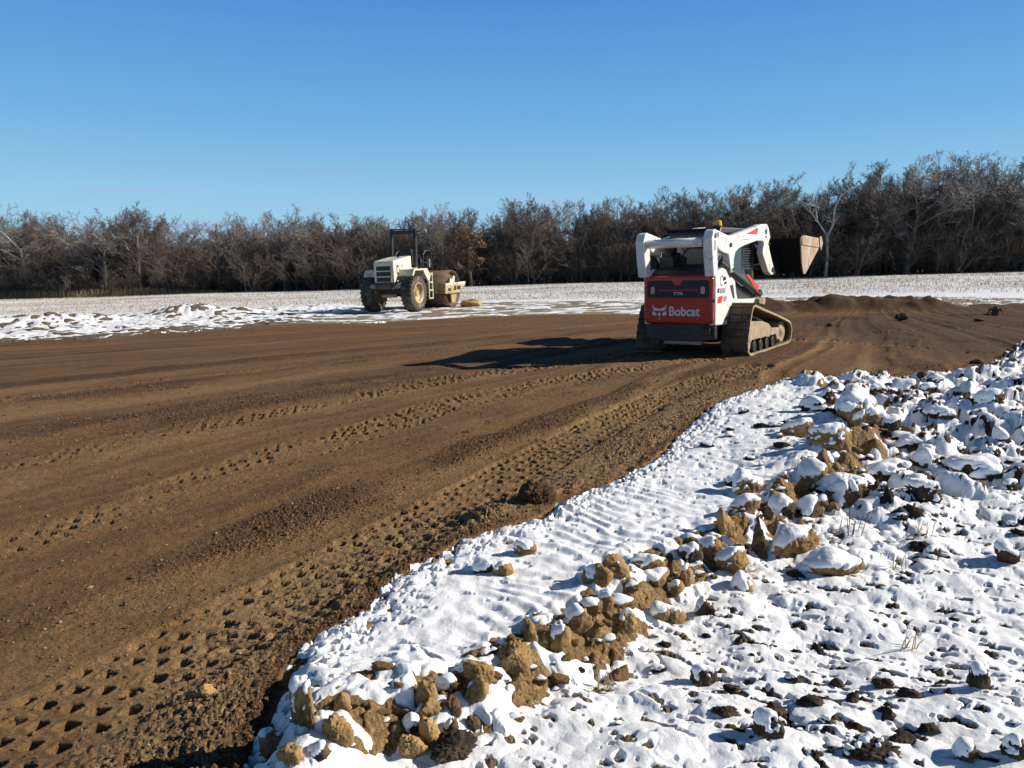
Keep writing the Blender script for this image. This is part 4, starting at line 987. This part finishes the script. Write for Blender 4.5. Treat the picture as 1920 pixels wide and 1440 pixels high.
# operator platform
MB().box(-.62, .62, -.30, .95, 1.22, 1.30).build('platform', 'blackm', RL, .01)
MB().box(-.60, .60, -.36, -.28, 1.28, 1.66).build('platform_back', 'cream', RL, .01)
st = MB().prism([(.05, 1.62), (.05, 1.74), (.52, 1.76), (.55, 1.64)], -.28, .28).build('seat', 'black', RL, .03)
MB().prism([(.05, 1.70), (-.05, 2.34), (.05, 2.38), (.17, 1.74)], -.25, .25).build('backrest', 'black', st, .03)
MB().box(-.20, .20, .10, .45, 1.30, 1.62).build('pedestal', 'black', st)
cs = MB().prism([(.72, 1.30), (.80, 2.02), (1.0, 1.98), (1.02, 1.30)], -.22, .22).build('console', 'blackm', RL, .02)
wl = MB(); ringp = [(.17 * math.cos(t), .68 + .06 * math.sin(t), 2.10 + .16 * math.sin(t)) for t in np.linspace(0, 2 * math.pi, 21)]
wl.path(ringp, .014, 6); wl.cyl((0, .68, 2.10), (0, .84, 1.98), .02, n=8); wl.build('steering_wheel', 'black', cs)
MB().box(.38, .52, .96, 1.06, 1.66, 1.98).build('control_box', 'grey', RL, .015)
for s_ in (1, -1):
    r_ = MB(); r_.path([(s_ * .62, .96, 1.3), (s_ * .62, .96, 2.28), (s_ * .62, .88, 2.34), (s_ * .62, .45, 2.32), (s_ * .62, .25, 2.16), (s_ * .62, .2, 1.3)], .018, 8)
    r_.path([(s_ * .62, .96, 1.85), (s_ * .62, .22, 1.85)], .014, 8); r_.build('handrail', 'blackm', RL)
r_ = MB(); r_.path([(-.62, .96, 2.26), (.62, .96, 2.26)], .018, 8); r_.build('front_rail', 'blackm', RL)
# roll bar
rb = MB()
for s_ in (1, -1): rb.prism([(-.30, 1.3), (-.22, 3.12), (-.10, 3.12), (-.16, 1.3)], *sorted((s_ * .47, s_ * .57)))
rb.box(-.47, .47, -.23, -.09, 2.95, 3.10); rb.build('roll_bar', 'black', RL, .012)
MB().prism([(-.28, 3.121), (-.27, 3.16), (-.06, 3.17), (-.05, 3.121)], -.58, .58).build('roll_bar_cap', 'blackm', RL, .008)
lm = MB().path([(.57, -.15, 3.02), (.70, -.10, 3.06), (.74, -.08, 3.08)], .02, 8).build('lamp_bracket', 'blackm', RL)
MB().lathe_x((.80, -.08, 3.06), [(-.17, .02), (-.14, .05), (0, .072), (.14, .05), (.17, .02)], 16).build('lamp', 'grey', lm, 0, True)
# wheels
for s_ in (1, -1):
    cx = s_ * .86; cy, cz = -1.16, .70; hw = .22
    prof = [(-hw, .40), (-hw - .015, .50), (-hw, .62), (-hw + .05, .668), (hw - .05, .668), (hw, .62), (hw + .015, .50), (hw, .40)]
    T_ = MB().lathe_x((cx, cy, cz), prof, 48)
    for k in range(26):     # chevron lugs
        for sd in (1, -1):
            t0 = 2 * math.pi * (k + (.5 if sd > 0 else 0)) / 26; v = []
            for (xx, dt) in ((.0, .0), (.10, .10), (hw + .005, .17)):
                for (dr, dd) in ((-.02, -.045), (-.02, .045), (.032, .033), (.032, -.033)):
                    if xx > .2: dr -= .02
                    t = t0 + dt + dd; rr = .668 + dr; v.append((cx + sd * xx, cy + math.cos(t) * rr, cz + math.sin(t) * rr))
            f = [(0, 1, 2, 3), (8, 9, 10, 11)] + [(a * 4 + q, a * 4 + (q + 1) % 4, (a + 1) * 4 + (q + 1) % 4, (a + 1) * 4 + q) for a in (0, 1) for q in range(4)]
            T_.add(v, f)
    WH = T_.build('wheel', 'tyre', RL, 0, False)
    rim = MB().lathe_x((cx, cy, cz), [(s_ * hw, .40), (s_ * (hw + .01), .37), (s_ * (hw - .10), .33), (s_ * (hw - .14), .30), (s_ * (hw - .14), .02), (s_ * (hw - .16), .02), (s_ * (hw - .16), .38), (-s_ * hw, .40)], 40).build('rim', 'rim', WH, 0, True)
    hb = MB().cyl((cx + s_ * (hw - .15), cy, cz), (cx + s_ * (hw - .06), cy, cz), .12, .10, n=20)
    for q in range(8): t = q * math.pi / 4; hb.cyl((cx + s_ * (hw - .15), cy + .2 * math.cos(t), cz + .2 * math.sin(t)), (cx + s_ * (hw - .12), cy + .2 * math.cos(t), cz + .2 * math.sin(t)), .02, n=8)
    hb.build('hub', 'rim', WH)
# articulation and drum frame
MB().prism([(-.4, .62), (-.4, 1.18), (.95, 1.2), (1.05, 1.0), (1.05, .62)], -.25, .25).build('articulated_joint', 'blackm', RL, .02)
DCY, DCZ, DR = 2.05, .76, .76
FRM = MB(); FRM.box(-1.16, 1.16, 1.02, 1.20, .60, 1.0)
for s_ in (1, -1): FRM.prism([(1.0, .58), (1.0, .98), (2.80, 1.02), (3.02, 1.0), (3.0, .84), (2.75, .82), (2.5, .62), (1.7, .55)], *sorted((s_ * 1.06, s_ * 1.18)))
FRM.box(-1.16, 1.16, 2.88, 3.0, .84, 1.02); fo = FRM.build('drum_frame', 'yellowp', RL, .015)
for s_ in (1, -1):
    x = s_ * 1.185
    MB().prism([(1.0, .90), (1.0, 1.0), (3.02, 1.04), (3.02, .93)], x - .012, x + .012).build('side_rail', 'cream', fo, .005)
    dk = MB()
    for (a_, b_, c_, d_) in ((1.85, 2.05, .70, .88), (2.15, 2.5, .72, .87), (1.25, 1.5, .68, .80)): dk.prism(rrect(a_, b_, c_, d_, .03), x - .008, x + .008)
    dk.build('frame_opening', 'black', fo)
    MB().prism([(1.3, .58), (2.45, .60), (2.5, .66), (1.3, .64)], x - .03, x + .02).build('lower_rail', 'yellowp', fo, .005)
    MB().prism([(1.75, .56), (1.85, .20), (2.2, .16), (2.38, .56)], *sorted((s_ * 1.02, s_ * 1.07))).build('drum_support', 'yellowp', fo, .01)
    b2 = MB(); b2.prism([(1.72, 1.0), (1.80, 1.20), (1.98, 1.14), (2.15, 1.30), (2.25, 1.28), (2.20, 1.0)], *sorted((s_ * .98, s_ * 1.05))); b2.build('motor_bracket', 'cream', fo, .01)
dp = MB().lathe_x((0, DCY, DCZ), [(-1.03, DR - .03), (-1.03, DR), (1.03, DR), (1.03, DR - .03), (.85, DR - .035), (.85, .06), (.80, .06), (.80, DR - .06), (-.80, DR - .06), (-.80, .06), (-.85, .06), (-.85, DR - .035)], 72).build('drum', 'drum', RL, 0, True)
dp.data.polygons.foreach_set('use_smooth', [abs(p.normal.x) < .3 for p in dp.data.polygons])
for s_ in (1, -1): MB().cyl((s_ * .80, DCY, DCZ), (s_ * 1.05, DCY, DCZ), .2, .16, n=24).build('drum_hub', 'blackm', dp)
MB().box(-1.0, 1.0, 1.22, 1.27, .60, .80).build('scraper', 'drum', RL)
MB().cyl((.35, 1.1, 1.0), (.35, 1.1, 1.22), .03, n=10).build('filler_cap', 'cream', fo)
# ladder
ld = MB()
for yy in (-.20, .12): ld.prism([(yy, .42), (yy, 1.44), (yy + .035, 1.44), (yy + .035, .42)], 1.00, 1.04)
for k in range(4): ld.box(.99, 1.05, -.20, .155, .44 + k * .31, .475 + k * .31)
ld.build('ladder', 'cream', RL, .004)
MB().box(.62, 1.04, -.22, .17, 1.44, 1.47).build('ladder_step', 'yellowp', RL)

# ---------------------------------------------------------------- bare trees of the wood edge
print('trees...')
def bark(name, col, snowy=.0):
    m = mat(name, col, .9, var=.25, vscale=1.5)
    if snowy:
        t = m.node_tree; b = t.nodes['Principled BSDF']; l = b.inputs['Base Color'].links[0]; src = l.from_socket
        g = t.nodes.new('ShaderNodeNewGeometry'); s_ = t.nodes.new('ShaderNodeSeparateXYZ'); t.links.new(g.outputs['Normal'], s_.inputs[0])
        n = t.nodes.new('ShaderNodeTexNoise'); n.inputs['Scale'].default_value = .8
        a = t.nodes.new('ShaderNodeMath'); a.operation = 'ADD'; t.links.new(s_.outputs['Z'], a.inputs[0]); t.links.new(n.outputs['Fac'], a.inputs[1])
        r = t.nodes.new('ShaderNodeMapRange'); r.inputs[1].default_value = 1.28 - snowy * .5; r.inputs[2].default_value = 1.40 - snowy * .5; t.links.new(a.outputs[0], r.inputs[0])
        x = t.nodes.new('ShaderNodeMixRGB'); x.inputs[2].default_value = (.72, .74, .78, 1); t.links.new(src, x.inputs[1]); t.links.new(r.outputs[0], x.inputs[0]); t.links.new(x.outputs[0], b.inputs['Base Color'])
    return m
M['bark0'] = bark('grey_bark', (.135, .122, .108), .35); M['bark1'] = bark('brown_bark', (.100, .082, .066), .2); M['bark2'] = bark('russet_twigs', (.13, .098, .076)); M['bark3'] = bark('pale_bark', (.30, .28, .25), .25)
M['twig0'] = bark('grey_twigs', (.15, .13, .112), .2); M['twig1'] = bark('brown_twigs', (.12, .098, .080)); M['leaf'] = mat('dead_leaves', (.21, .135, .075), .9, var=.3, vscale=3)
M['strawm'] = mat('dry_straw', (.36, .27, .14), .9, var=.25, vscale=3); M['orangestraw'] = mat('orange_straw', (.58, .33, .13), .9, var=.25, vscale=8)
class TB:
    def __init__(s): s.v = []; s.f = []
    def br(s, pts, r, n):
        k = len(s.v); up = None
        for i, p in enumerate(pts):
            d = pts[min(i + 1, len(pts) - 1)] - pts[max(i - 1, 0)]; d = d / (np.linalg.norm(d) + 1e-9)
            if up is None: up = np.cross(d, [.31, .77, .55]); up /= np.linalg.norm(up)
            up = up - d * (up @ d); up /= np.linalg.norm(up) + 1e-9; w = np.cross(d, up)
            for q in range(n):
                t = 2 * math.pi * q / n; s.v.append(p + (up * math.cos(t) + w * math.sin(t)) * r[i])
        for i in range(len(pts) - 1):
            for q in range(n): s.f.append((k + i * n + q, k + i * n + (q + 1) % n, k + (i + 1) * n + (q + 1) % n, k + (i + 1) * n + q))
def grow(rg, p, d, L, r, lev, out, P):
    ns = (5, 4, 3, 3, 2, 1)[lev]; pts = [p]; rr = [r]; dd = d / np.linalg.norm(d)
    for i in range(ns):
        dd = dd + rg.normal(0, P['wob'], 3) * (1 if lev else .35) + np.array([0, 0, P['up'] * (1 if lev else .3)]); dd /= np.linalg.norm(dd)
        pts.append(pts[-1] + dd * L / ns); rr.append(r * (1 - .62 * (i + 1) / ns) if lev < 5 else r * (1 - .5 * (i + 1) / ns))
    out.append((lev, pts, rr))
    if lev >= P['maxlev']: return
    n = P['n'][lev]
    for k in range(n):
        t = P['t0'][lev] + (1 - P['t0'][lev]) * (k + rg.uniform(0, .9)) / n; t = min(t, .999); i = int(t * ns); q = pts[i] + (pts[i + 1] - pts[i]) * (t * ns - i)
        base_d = pts[i + 1] - pts[i]; base_d = base_d / np.linalg.norm(base_d)
        u = np.cross(base_d, rg.normal(size=3)); u /= np.linalg.norm(u) + 1e-9
        a = rad(rg.uniform(*P['ang'][lev])); nd = base_d * math.cos(a) + u * math.sin(a)
        if nd[2] < -.15 and lev < 3: nd[2] *= -.4
        l2 = L * P['len'][lev] * rg.uniform(.7, 1.2) * (1.15 - .45 * t if lev else 1)
        grow(rg, q, nd, l2, max(r * (1 - .6 * t) * P['rad'][lev], P['rmin']), lev + 1, out, P)
def tree_proto(seed, P, mb_, mt_):
    rg = np.random.default_rng(seed); out = []
    for s_ in range(P.get('stems', 1)):
        a = rg.uniform(0, 6.28); lean = P['lean'] * (2.2 if P.get('stems', 1) > 1 else 1)
        grow(rg, np.array([.25 * s_ * math.cos(a), .25 * s_ * math.sin(a), -.3]), np.array([rg.normal(0, lean), rg.normal(0, lean), 1.]), P['trunk'], P['r'], 0, out, P)
    A = TB(); B = TB()
    for lev, pts, rr in out: (A if lev < 2 else B).br(pts, rr, 7 if lev == 0 else (5 if lev == 1 else 3))
    zs = max(v[2] for v in B.v); sc = 10.0 / zs
    root = empty('bare_tree')
    fast_mesh('trunk', np.array(A.v) * sc, A.f, mb_, True, root); fast_mesh('crown', np.array(B.v) * sc, B.f, mt_, True, root)
    return root, np.array(B.v) * sc
PO = dict(wob=.085, up=.02, lean=.04, trunk=5.2, r=.26, n=(8, 6, 6, 6, 4), t0=(.38, .25, .15, .1, .1), ang=((25, 62), (25, 60), (25, 60), (25, 65), (25, 60)), len=(.72, .52, .50, .48, .6), rad=(.55, .5, .5, .55, .7), rmin=.011, maxlev=5)
PT = dict(PO, trunk=7.0, n=(11, 5, 6, 6, 4), t0=(.3, .2, .15, .1, .1), len=(.42, .55, .5, .5, .6), ang=((22, 48), (25, 55), (25, 60), (25, 60), (25, 60)), r=.2, up=.06)
PF = dict(PO, trunk=3.2, n=(7, 6, 6, 6, 4), t0=(.55, .2, .15, .1, .1), len=(1.3, .45, .5, .5, .6), ang=((12, 42), (20, 50), (25, 55), (25, 60), (25, 60)), r=.24, up=.03)
PB = dict(PO, stems=3, trunk=5.0, n=(8, 5, 6, 5, 2), t0=(.1, .1, .1, .1, .1), len=(.5, .5, .5, .5, .6), r=.09, up=.1, lean=.12, rmin=.013)
PR = [(PO, 'bark0', 'twig0'), (PT, 'bark1', 'twig1'), (PF, 'bark0', 'twig0'), (PT, 'bark1', 'bark2'), (PO, 'bark1', 'twig1'), (PF, 'bark1', 'bark2'), (PB, 'bark1', 'twig1'), (PB, 'bark0', 'twig0')]
PROT = [tree_proto(500 + i, *p)[0] for i, p in enumerate(PR)]
SKY = [(-300, 410), (0, 412), (60, 394), (130, 402), (155, 425), (185, 402), (270, 391), (330, 404), (345, 420), (430, 412), (520, 396), (560, 400), (640, 400), (700, 404), (760, 394), (830, 386), (880, 394), (940, 385), (990, 367), (1050, 378), (1130, 377), (1180, 371), (1280, 354), (1350, 360), (1390, 345), (1480, 338), (1560, 342), (1620, 314), (1700, 312), (1790, 294), (1850, 299), (1885, 318), (1925, 303), (2300, 300)]
def yfront(x): return 90 - .12 * x + 1.5 * math.sin(x / 7.0) + (6 if x > 44 else 0) * 0
def wish_h(x, y):
    u = 960 + F * x / y; v = np.interp(u, [s[0] for s in SKY], [s[1] for s in SKY]); b = float(base(np.array([x]), np.array([y]))[0])
    return ((H - b) + (HOR - v) * y / F) * 1.03
used_t = set()
def place_tree(k, x, y, h, label, group=None, w=1.0):
    o = PROT[k] if k not in used_t else copy_tree(PROT[k]); used_t.add(k)
    z = float(base(np.array([x]), np.array([y]))[0]); s = h / 10.0
    o.location = (x, y, z); o.scale = (s * w, s * w, s); o.rotation_euler = (0, 0, random.uniform(0, 6.28))
    tag(o, label, 'tree', group); return o
def at_u(u, dy=0):
    y = 90.0
    for _ in range(8): y = yfront(F and (u - 960) / F * y) + dy
    return (u - 960) / F * y, y
SPEC = [  # u, proto, row offset, label, width, top v
 (1796, 2, 1, 'tallest round-crowned bare oak at the right end of the wood', 1.05, 293), (1690, 0, 0, 'wide bare oak with level frosted limbs, right of the raised bucket', 1.15, 312), (1632, 4, 2, 'bare oak left of the wide frosted one, its crown over the skyline', 1.0, 315),
 (1906, 2, 0, 'bare tree cut by the right edge of the photo', 1.0, 304), (1480, 4, 1, 'dark bare oak above the raised bucket', 1.1, 338), (1285, 5, 1, 'russet round-topped bare tree behind the loader', 1.05, 354), (990, 5, 0, 'russet bare tree with a fan-shaped top in the middle of the wood', .9, 367),
 (830, 2, 1, 'thin-topped bare tree above the orange-leaved one', .8, 386), (538, 2, 0, 'fan-crowned bare tree between the left end of the wood and the roller', .85, 394), (268, 1, 0, 'tall grey bare tree with several tops in the left half of the wood', 1.1, 390), (205, 0, 0, 'bare tree standing left beside the tall grey one, a dark fork in its trunk', 1.0, 402), (62, 0, 0, 'spreading bare tree near the left edge of the photo', 1.1, 393)]
for u, k, dy, lab, w, tv in SPEC:
    x, y = at_u(u, dy - 1.0); b = float(base(np.array([x]), np.array([y]))[0]); place_tree(k, x, y, ((H - b) + (HOR - tv) * y / F) * 1.05, lab, None, w)
# pale forked tree behind the bucket
out = []; rg = np.random.default_rng(77); TBa = TB(); TBb = TB()
PP = dict(PO, n=(2, 3, 3, 3, 2), len=(.9, .4, .5, .5, .6), r=.16, rmin=.016, maxlev=4)
fork = [[np.array(p) for p in q] for q in ([(0, 0, -.2), (.05, 0, 2), (-.05, 0, 3.9), (-.2, 0, 4.6)], [(-.2, 0, 4.5), (-.9, .2, 5.6), (-1.7, .3, 6.7), (-2.3, .2, 7.7)], [(-1.2, .2, 6.0), (-1.4, .3, 7.4), (-1.35, .4, 8.8)], [(-.1, 0, 4.3), (.35, -.2, 5.6), (.4, -.2, 7.2), (1.0, -.1, 8.5), (1.9, 0, 9.2)])]
for q, (r0, r1) in zip(fork, ((.17, .14), (.10, .05), (.07, .03), (.12, .04))): TBa.br(q, list(np.linspace(r0, r1, len(q))), 6)
for q in fork[1:]:
    for t in range(9):
        i = rg.integers(1, len(q)); grow(rg, q[i], np.array([rg.normal(0, .6), rg.normal(0, .6), .8]), rg.uniform(1.0, 1.8), .03, 3, out, PP)
for lev, pts, rr in out: TBb.br(pts, rr, 3)
PW = empty('bare_tree'); fast_mesh('trunk', TBa.v, TBa.f, 'bark3', True, PW); fast_mesh('crown', TBb.v, TBb.f, 'bark3', True, PW)
x, y = at_u(1542, -3.5); PW.location = (x, y, float(base(np.array([x]), np.array([y]))[0])); tag(PW, 'pale-barked forked tree standing right behind the raised bucket', 'tree')
# tree still holding dead leaves
OT, cv = tree_proto(640, dict(PT, maxlev=4, trunk=5.5), 'bark1', 'twig1'); rg = np.random.default_rng(3)
c_ = cv[rg.integers(0, len(cv), 3600)]; c_ = c_[c_[:, 2] > 1.2] + rg.normal(0, .12, (int((c_[:, 2] > 1.2).sum()), 3)); a1 = rg.normal(size=c_.shape) * .10; a2 = rg.normal(size=c_.shape) * .10
fast_mesh('leaves', np.stack([c_ - a1, c_ + a2, c_ + a1, c_ - a2], 1).reshape(-1, 3), np.arange(len(c_) * 4).reshape(-1, 4), 'leaf', False, OT)
x, y = at_u(884, -2.5); OT.location = (x, y, float(base(np.array([x]), np.array([y]))[0])); OT.scale = (.72, .72, .70); tag(OT, 'tree still holding orange-brown dead leaves, behind the roller drum', 'tree')
# the rest of the wood edge, row behind row
NT = 0
for row, (dy, sp_) in enumerate([(1.2, 3.7), (4.0, 3.9), (7.5, 4.0), (11.5, 4.2), (16, 4.4)]):
    x = -80 + row * 1.3 - dy * .4
    while x < 74 + dy * .4 and NT < 240:
        xx = x + random.uniform(-1.1, 1.1); y = yfront(xx) + dy + random.uniform(-1.2, 1.2); h = wish_h(xx, y) * (random.uniform(.86, 1.0) if row else random.uniform(.55, .88))
        k = random.choice((0, 1, 2, 3, 4, 5, 1, 3)) if row else random.choice((0, 1, 3, 4, 5, 6, 7, 6))
        place_tree(k, xx, y, h, 'leafless tree lost among its neighbours in the wood edge behind the field', 'bare trees of the wood edge', random.uniform(.85, 1.15)); NT += 1
        x += sp_ * random.uniform(.8, 1.2)
print('trees', NT)
M_under = bark('thicket', (.125, .100, .078))
# undergrowth: thickets nobody could count
rg = np.random.default_rng(21); TU = TB()
P_ = dict(PB, maxlev=3, n=(6, 5, 4, 3, 2), trunk=2.6, r=.03, stems=1, rmin=.012)
bush = []
for s_ in range(9): grow(rg, np.array([rg.normal(0, .5), rg.normal(0, .5), -.1]), np.array([rg.normal(0, .3), rg.normal(0, .3), 1.]), rg.uniform(1.5, 3.2), .035, 0, bush, P_)
for lev, pts, rr in bush: TU.br(pts, rr, 3)
bv = np.array(TU.v); bf = np.array(TU.f); VV = []; FF = []; k = 0
for i in range(420):
    x = rg.uniform(-84, 78); y = yfront(x) + rg.choice([-1.6, -.6, 2.5, 6, 10, 15]) + rg.normal(0, .8); s = rg.uniform(.7, 1.5) * (1.0 if y < yfront(x) + 1 else 1.5); a = rg.uniform(0, 6.28)
    R_ = np.array([[math.cos(a), -math.sin(a), 0], [math.sin(a), math.cos(a), 0], [0, 0, 1]]); z = float(base(np.array([x]), np.array([y]))[0])
    VV.append((bv * s * np.array([1.25, 1.25, 1])) @ R_.T + [x, y, z]); FF.append(bf + k); k += len(bv)
tag(fast_mesh('undergrowth', np.vstack(VV), np.vstack(FF), M_under, True), 'brown tangle of leafless undergrowth along the foot of the wood', 'undergrowth', kind='stuff')

# ---------------------------------------------------------------- stubble, dry grass, weeds, straw, stump
print('plants...')
def blades(name, x, y, h, w, m, lean=.25, seed=5):
    rg = np.random.default_rng(seed); n = len(x); T_ = terrain(x, y); z = np.maximum(T_['D'], T_['S']) - .01
    a = rg.uniform(0, math.pi, n); dx = np.cos(a) * w; dy = np.sin(a) * w; lx = rg.normal(0, lean, n) * h; ly = rg.normal(0, lean, n) * h
    v = np.stack([np.stack([x - dx, y - dy, z], -1), np.stack([x + dx, y + dy, z], -1), np.stack([x + lx + dx * .5, y + ly + dy * .5, z + h], -1), np.stack([x + lx - dx * .5, y + ly - dy * .5, z + h], -1)], 1).reshape(-1, 3)
    return fast_mesh(name, v, np.arange(n * 4).reshape(-1, 4), m, False)
rg = np.random.default_rng(9)
n = 42000; yy = 24 + 66 * rg.uniform(0, 1, n) ** .8; xx = rg.uniform(-1, 1, n) * yy * .85
xx = xx + 0
d_, s_, g_ = polydist(xx, yy, SNOW2); sd2 = d_ * g_
ok = (sd2 > 1.0) & (yy < 90 - .12 * xx) & ~((xx < -6) & (yy < 33) & (xx > -24)) & ~((sd2 < 4) & (xx > 6)); xx, yy = xx[ok], yy[ok]
tag(blades('crop_stubble', xx, yy, rg.uniform(.05, .16, len(xx)), .012, 'strawm'), 'short cut crop stubble poking through the thin snow of the far field', 'stubble', kind='stuff')
n = 9000; xx = rg.uniform(-78, -36, n); yy = np.array([yfront(a) for a in xx]) - rg.uniform(.5, 4.5, n) + 1.0
tag(blades('dry_grass', xx, yy, rg.uniform(.3, 1.1, n) * (1 - sm(xx, -46, -36) * .6), .02, 'strawm', .2), 'strip of tall tan dry grass at the foot of the wood, left side', 'grass', kind='stuff')
# thin stubble on the tan strip beyond the dirt, right of the loader
n = 5000; xx = rg.uniform(5, 22, n); yy = rg.uniform(20, 33, n); T_ = terrain(xx, yy); ok = ~inpoly(xx, yy, PAD) & (polydist(xx, yy, SNOW2)[2] < 0); xx, yy = xx[ok], yy[ok]
tag(blades('dry_grass', xx, yy, rg.uniform(.03, .10, len(xx)), .008, 'strawm', .5), 'sparse flattened dry stems on the bare strip beyond the dirt', 'grass', kind='stuff')
WD = [(1592, 1000, .16, 'cluster of snapped dark plant stems beside the cracked brown block'), (1728, 1006, .10, 'pair of thin dry stems on the smooth snow right of the low block clods'), (1690, 1058, .10, 'bent straw lying over the snow right of the long low clod'), (1135, 1290, .07, 'tuft of frosted grass stems right of the big ridge clods'), (1150, 900, .10, 'twiggy tan weeds on the dirt edge behind the red-brown boulder'), (1700, 1210, .08, 'single slanting straw in the middle of the smooth lower snow')]
for (u, v, h, lab), (x, y, z, dep) in zip(WD, spots([(w[0], w[1]) for w in WD])):
    mb = MB(); r_ = random.Random(int(u))
    for k in range(7):
        ax, ay = r_.uniform(-.05, .05) * h / .1, r_.uniform(-.04, .04) * h / .1; lx, ly = r_.uniform(-.4, .4) * h, r_.uniform(-.3, .3) * h; hh = h * r_.uniform(.5, 1.1)
        mb.path([(ax, ay, -.02), (ax + lx * .5, ay + ly * .5, hh * .55), (ax + lx, ay + ly, hh)], [.0028, .002, .001], 5)
    o = mb.build('dry_weed', 'strawm' if 'dark' not in lab else 'mixed'); o.location = (x, y, z); tag(o, lab, 'weed', 'dry weeds on the snow')
# orange straw mound near the drum
(x, y, z, dep), (x2, y2, z2, d2), (x3, y3, z3, d3) = spots([(884, 574), (1866, 592), (1690, 602)])
rs_ = np.random.default_rng(4); P_, f_ = clod_mesh(.95, .6, .30, 990, 4, .5); v_ = [P_]; q_ = list(map(tuple, f_)); mb = MB(); mb.add(P_, [tuple(t) for t in f_])
for k in range(420):
    a = rs_.uniform(0, 6.28); r = rs_.uniform(0, 1) ** .6; px, py = .42 * r * math.cos(a), .30 * r * math.sin(a); pz = .17 * (1 - r * r)
    mb.path([(px, py, pz - .03), (px + rs_.normal(0, .06), py + rs_.normal(0, .06), pz + rs_.uniform(.0, .07))], [.005, .003], 3)
o = mb.build('straw_heap', 'orangestraw'); o.location = (x, y, z + .08); tag(o, 'small mound of orange straw just right of the roller drum', 'straw heap')
# broken stump on the strip at the right
mb = MB(); rq = random.Random(5); mb.path([(0, 0, -.1), (.01, 0, .10), (-.01, .01, .22)], [.11, .085, .05], 9)
for k in range(7):
    a = k * .9 + rq.uniform(-.3, .3); mb.path([(.03 * math.cos(a), .03 * math.sin(a), .10), (.12 * math.cos(a), .12 * math.sin(a), .06 + .1 * rq.random()), (.2 * math.cos(a), .15 * math.sin(a), rq.uniform(-.03, .1))], [.04, .028, .012], 6)
o = mb.build('tree_stump', 'mixed'); o.location = (x2, y2, z2); tag(o, 'dark broken stump with splayed roots on the bare strip at the far right', 'stump')
o = clod('soil_clod', (.34, .26, .22), 'brownclod', 0, 771, 4, rug=1.2); o.location = (x3, y3, z3 + .08); tag(o, 'lone dark brown clod out on the dirt, below the brown mounds', 'earth clod', 'clods of frozen earth')
for i, (u, v, w, lab) in enumerate([(1555, 612, .2, 'small brown clod on the dirt in front of the brown mounds'), (1835, 604, .22, 'flat brown clod at the far right end of the dirt'), (1835, 684, .2, 'squashed pale brown clod lying in the crossing tyre marks at the right')]):
    (a, b, c_, e), = spots([(u, v)]); o = clod('soil_clod', (w, w * .8, w * .4), 'brownclod', 0, 780 + i, 4, rug=1.2); o.location = (a, b, c_ + w * .12); tag(o, lab, 'earth clod', 'clods of frozen earth')

# loose crumbs and small stones on the graded dirt
def grit(name, n, size, m, accept, seed):
    rg = np.random.default_rng(seed); y = .9 + 9.5 * rg.uniform(0, 1, n) ** 1.3; x = rg.uniform(-1, 1, n) * (y * .78 + .5)
    T_ = terrain(x, y); d, _, _ = polydist(x, y, PAD); ok = accept(T_, x, y, inpoly(x, y, PAD), d, rg.uniform(0, 1, n)); x, y = x[ok], y[ok]; z = np.maximum(T_['D'], T_['S'])[ok]; n = len(x)
    o8 = np.array([(1, 0, 0), (-1, 0, 0), (0, 1, 0), (0, -1, 0), (0, 0, 1), (0, 0, -1)], float); t8 = np.array([(0, 2, 4), (2, 1, 4), (1, 3, 4), (3, 0, 4), (2, 0, 5), (1, 2, 5), (3, 1, 5), (0, 3, 5)])
    s_ = size * np.exp(rg.normal(0, .45, n)) * (.8 + y * .06); v = o8[None] * s_[:, None, None] * rg.uniform(.55, 1.2, (n, 6, 1)) ; a = rg.uniform(0, 6.28, n); b = rg.normal(0, .5, n)
    vx = v[..., 0] * np.cos(a)[:, None] - v[..., 1] * np.sin(a)[:, None]; vy = v[..., 0] * np.sin(a)[:, None] + v[..., 1] * np.cos(a)[:, None]; vz = v[..., 2] * .8 + vx * np.sin(b)[:, None] * .5
    P_ = np.stack([vx + x[:, None], vy + y[:, None], vz + z[:, None] + s_[:, None] * .3], -1).reshape(-1, 3)
    return fast_mesh(name, P_, (t8[None] + 6 * np.arange(n)[:, None, None]).reshape(-1, 3), m, False, None, True)
M['grit'] = mat('soil_crumb', (.125, .073, .034), .95, var=.45, vscale=30); M['gritpale'] = mat('pale_grit', (.26, .19, .12), .9, var=.3, vscale=30)
tag(grit('soil_crumbs', 90000, .0052, 'grit', lambda T_, x, y, i, d, r: (i & (r < .10 + .8 * T_['crumb'] + .7 * (d < .45))) | (~i & (x > -1.0) & (d < .22) & (r < .30 * (1 - d / .22))), 61), 'loose crumbs of brown soil lying over the graded dirt and its edge', 'soil crumbs', kind='stuff')
tag(grit('small_stones', 9000, .0045, 'gritpale', lambda T_, x, y, i, d, r: i & (r < .25 + .5 * T_['crumb']), 62), 'tiny pale stones sprinkled in the graded dirt', 'grit', kind='stuff')
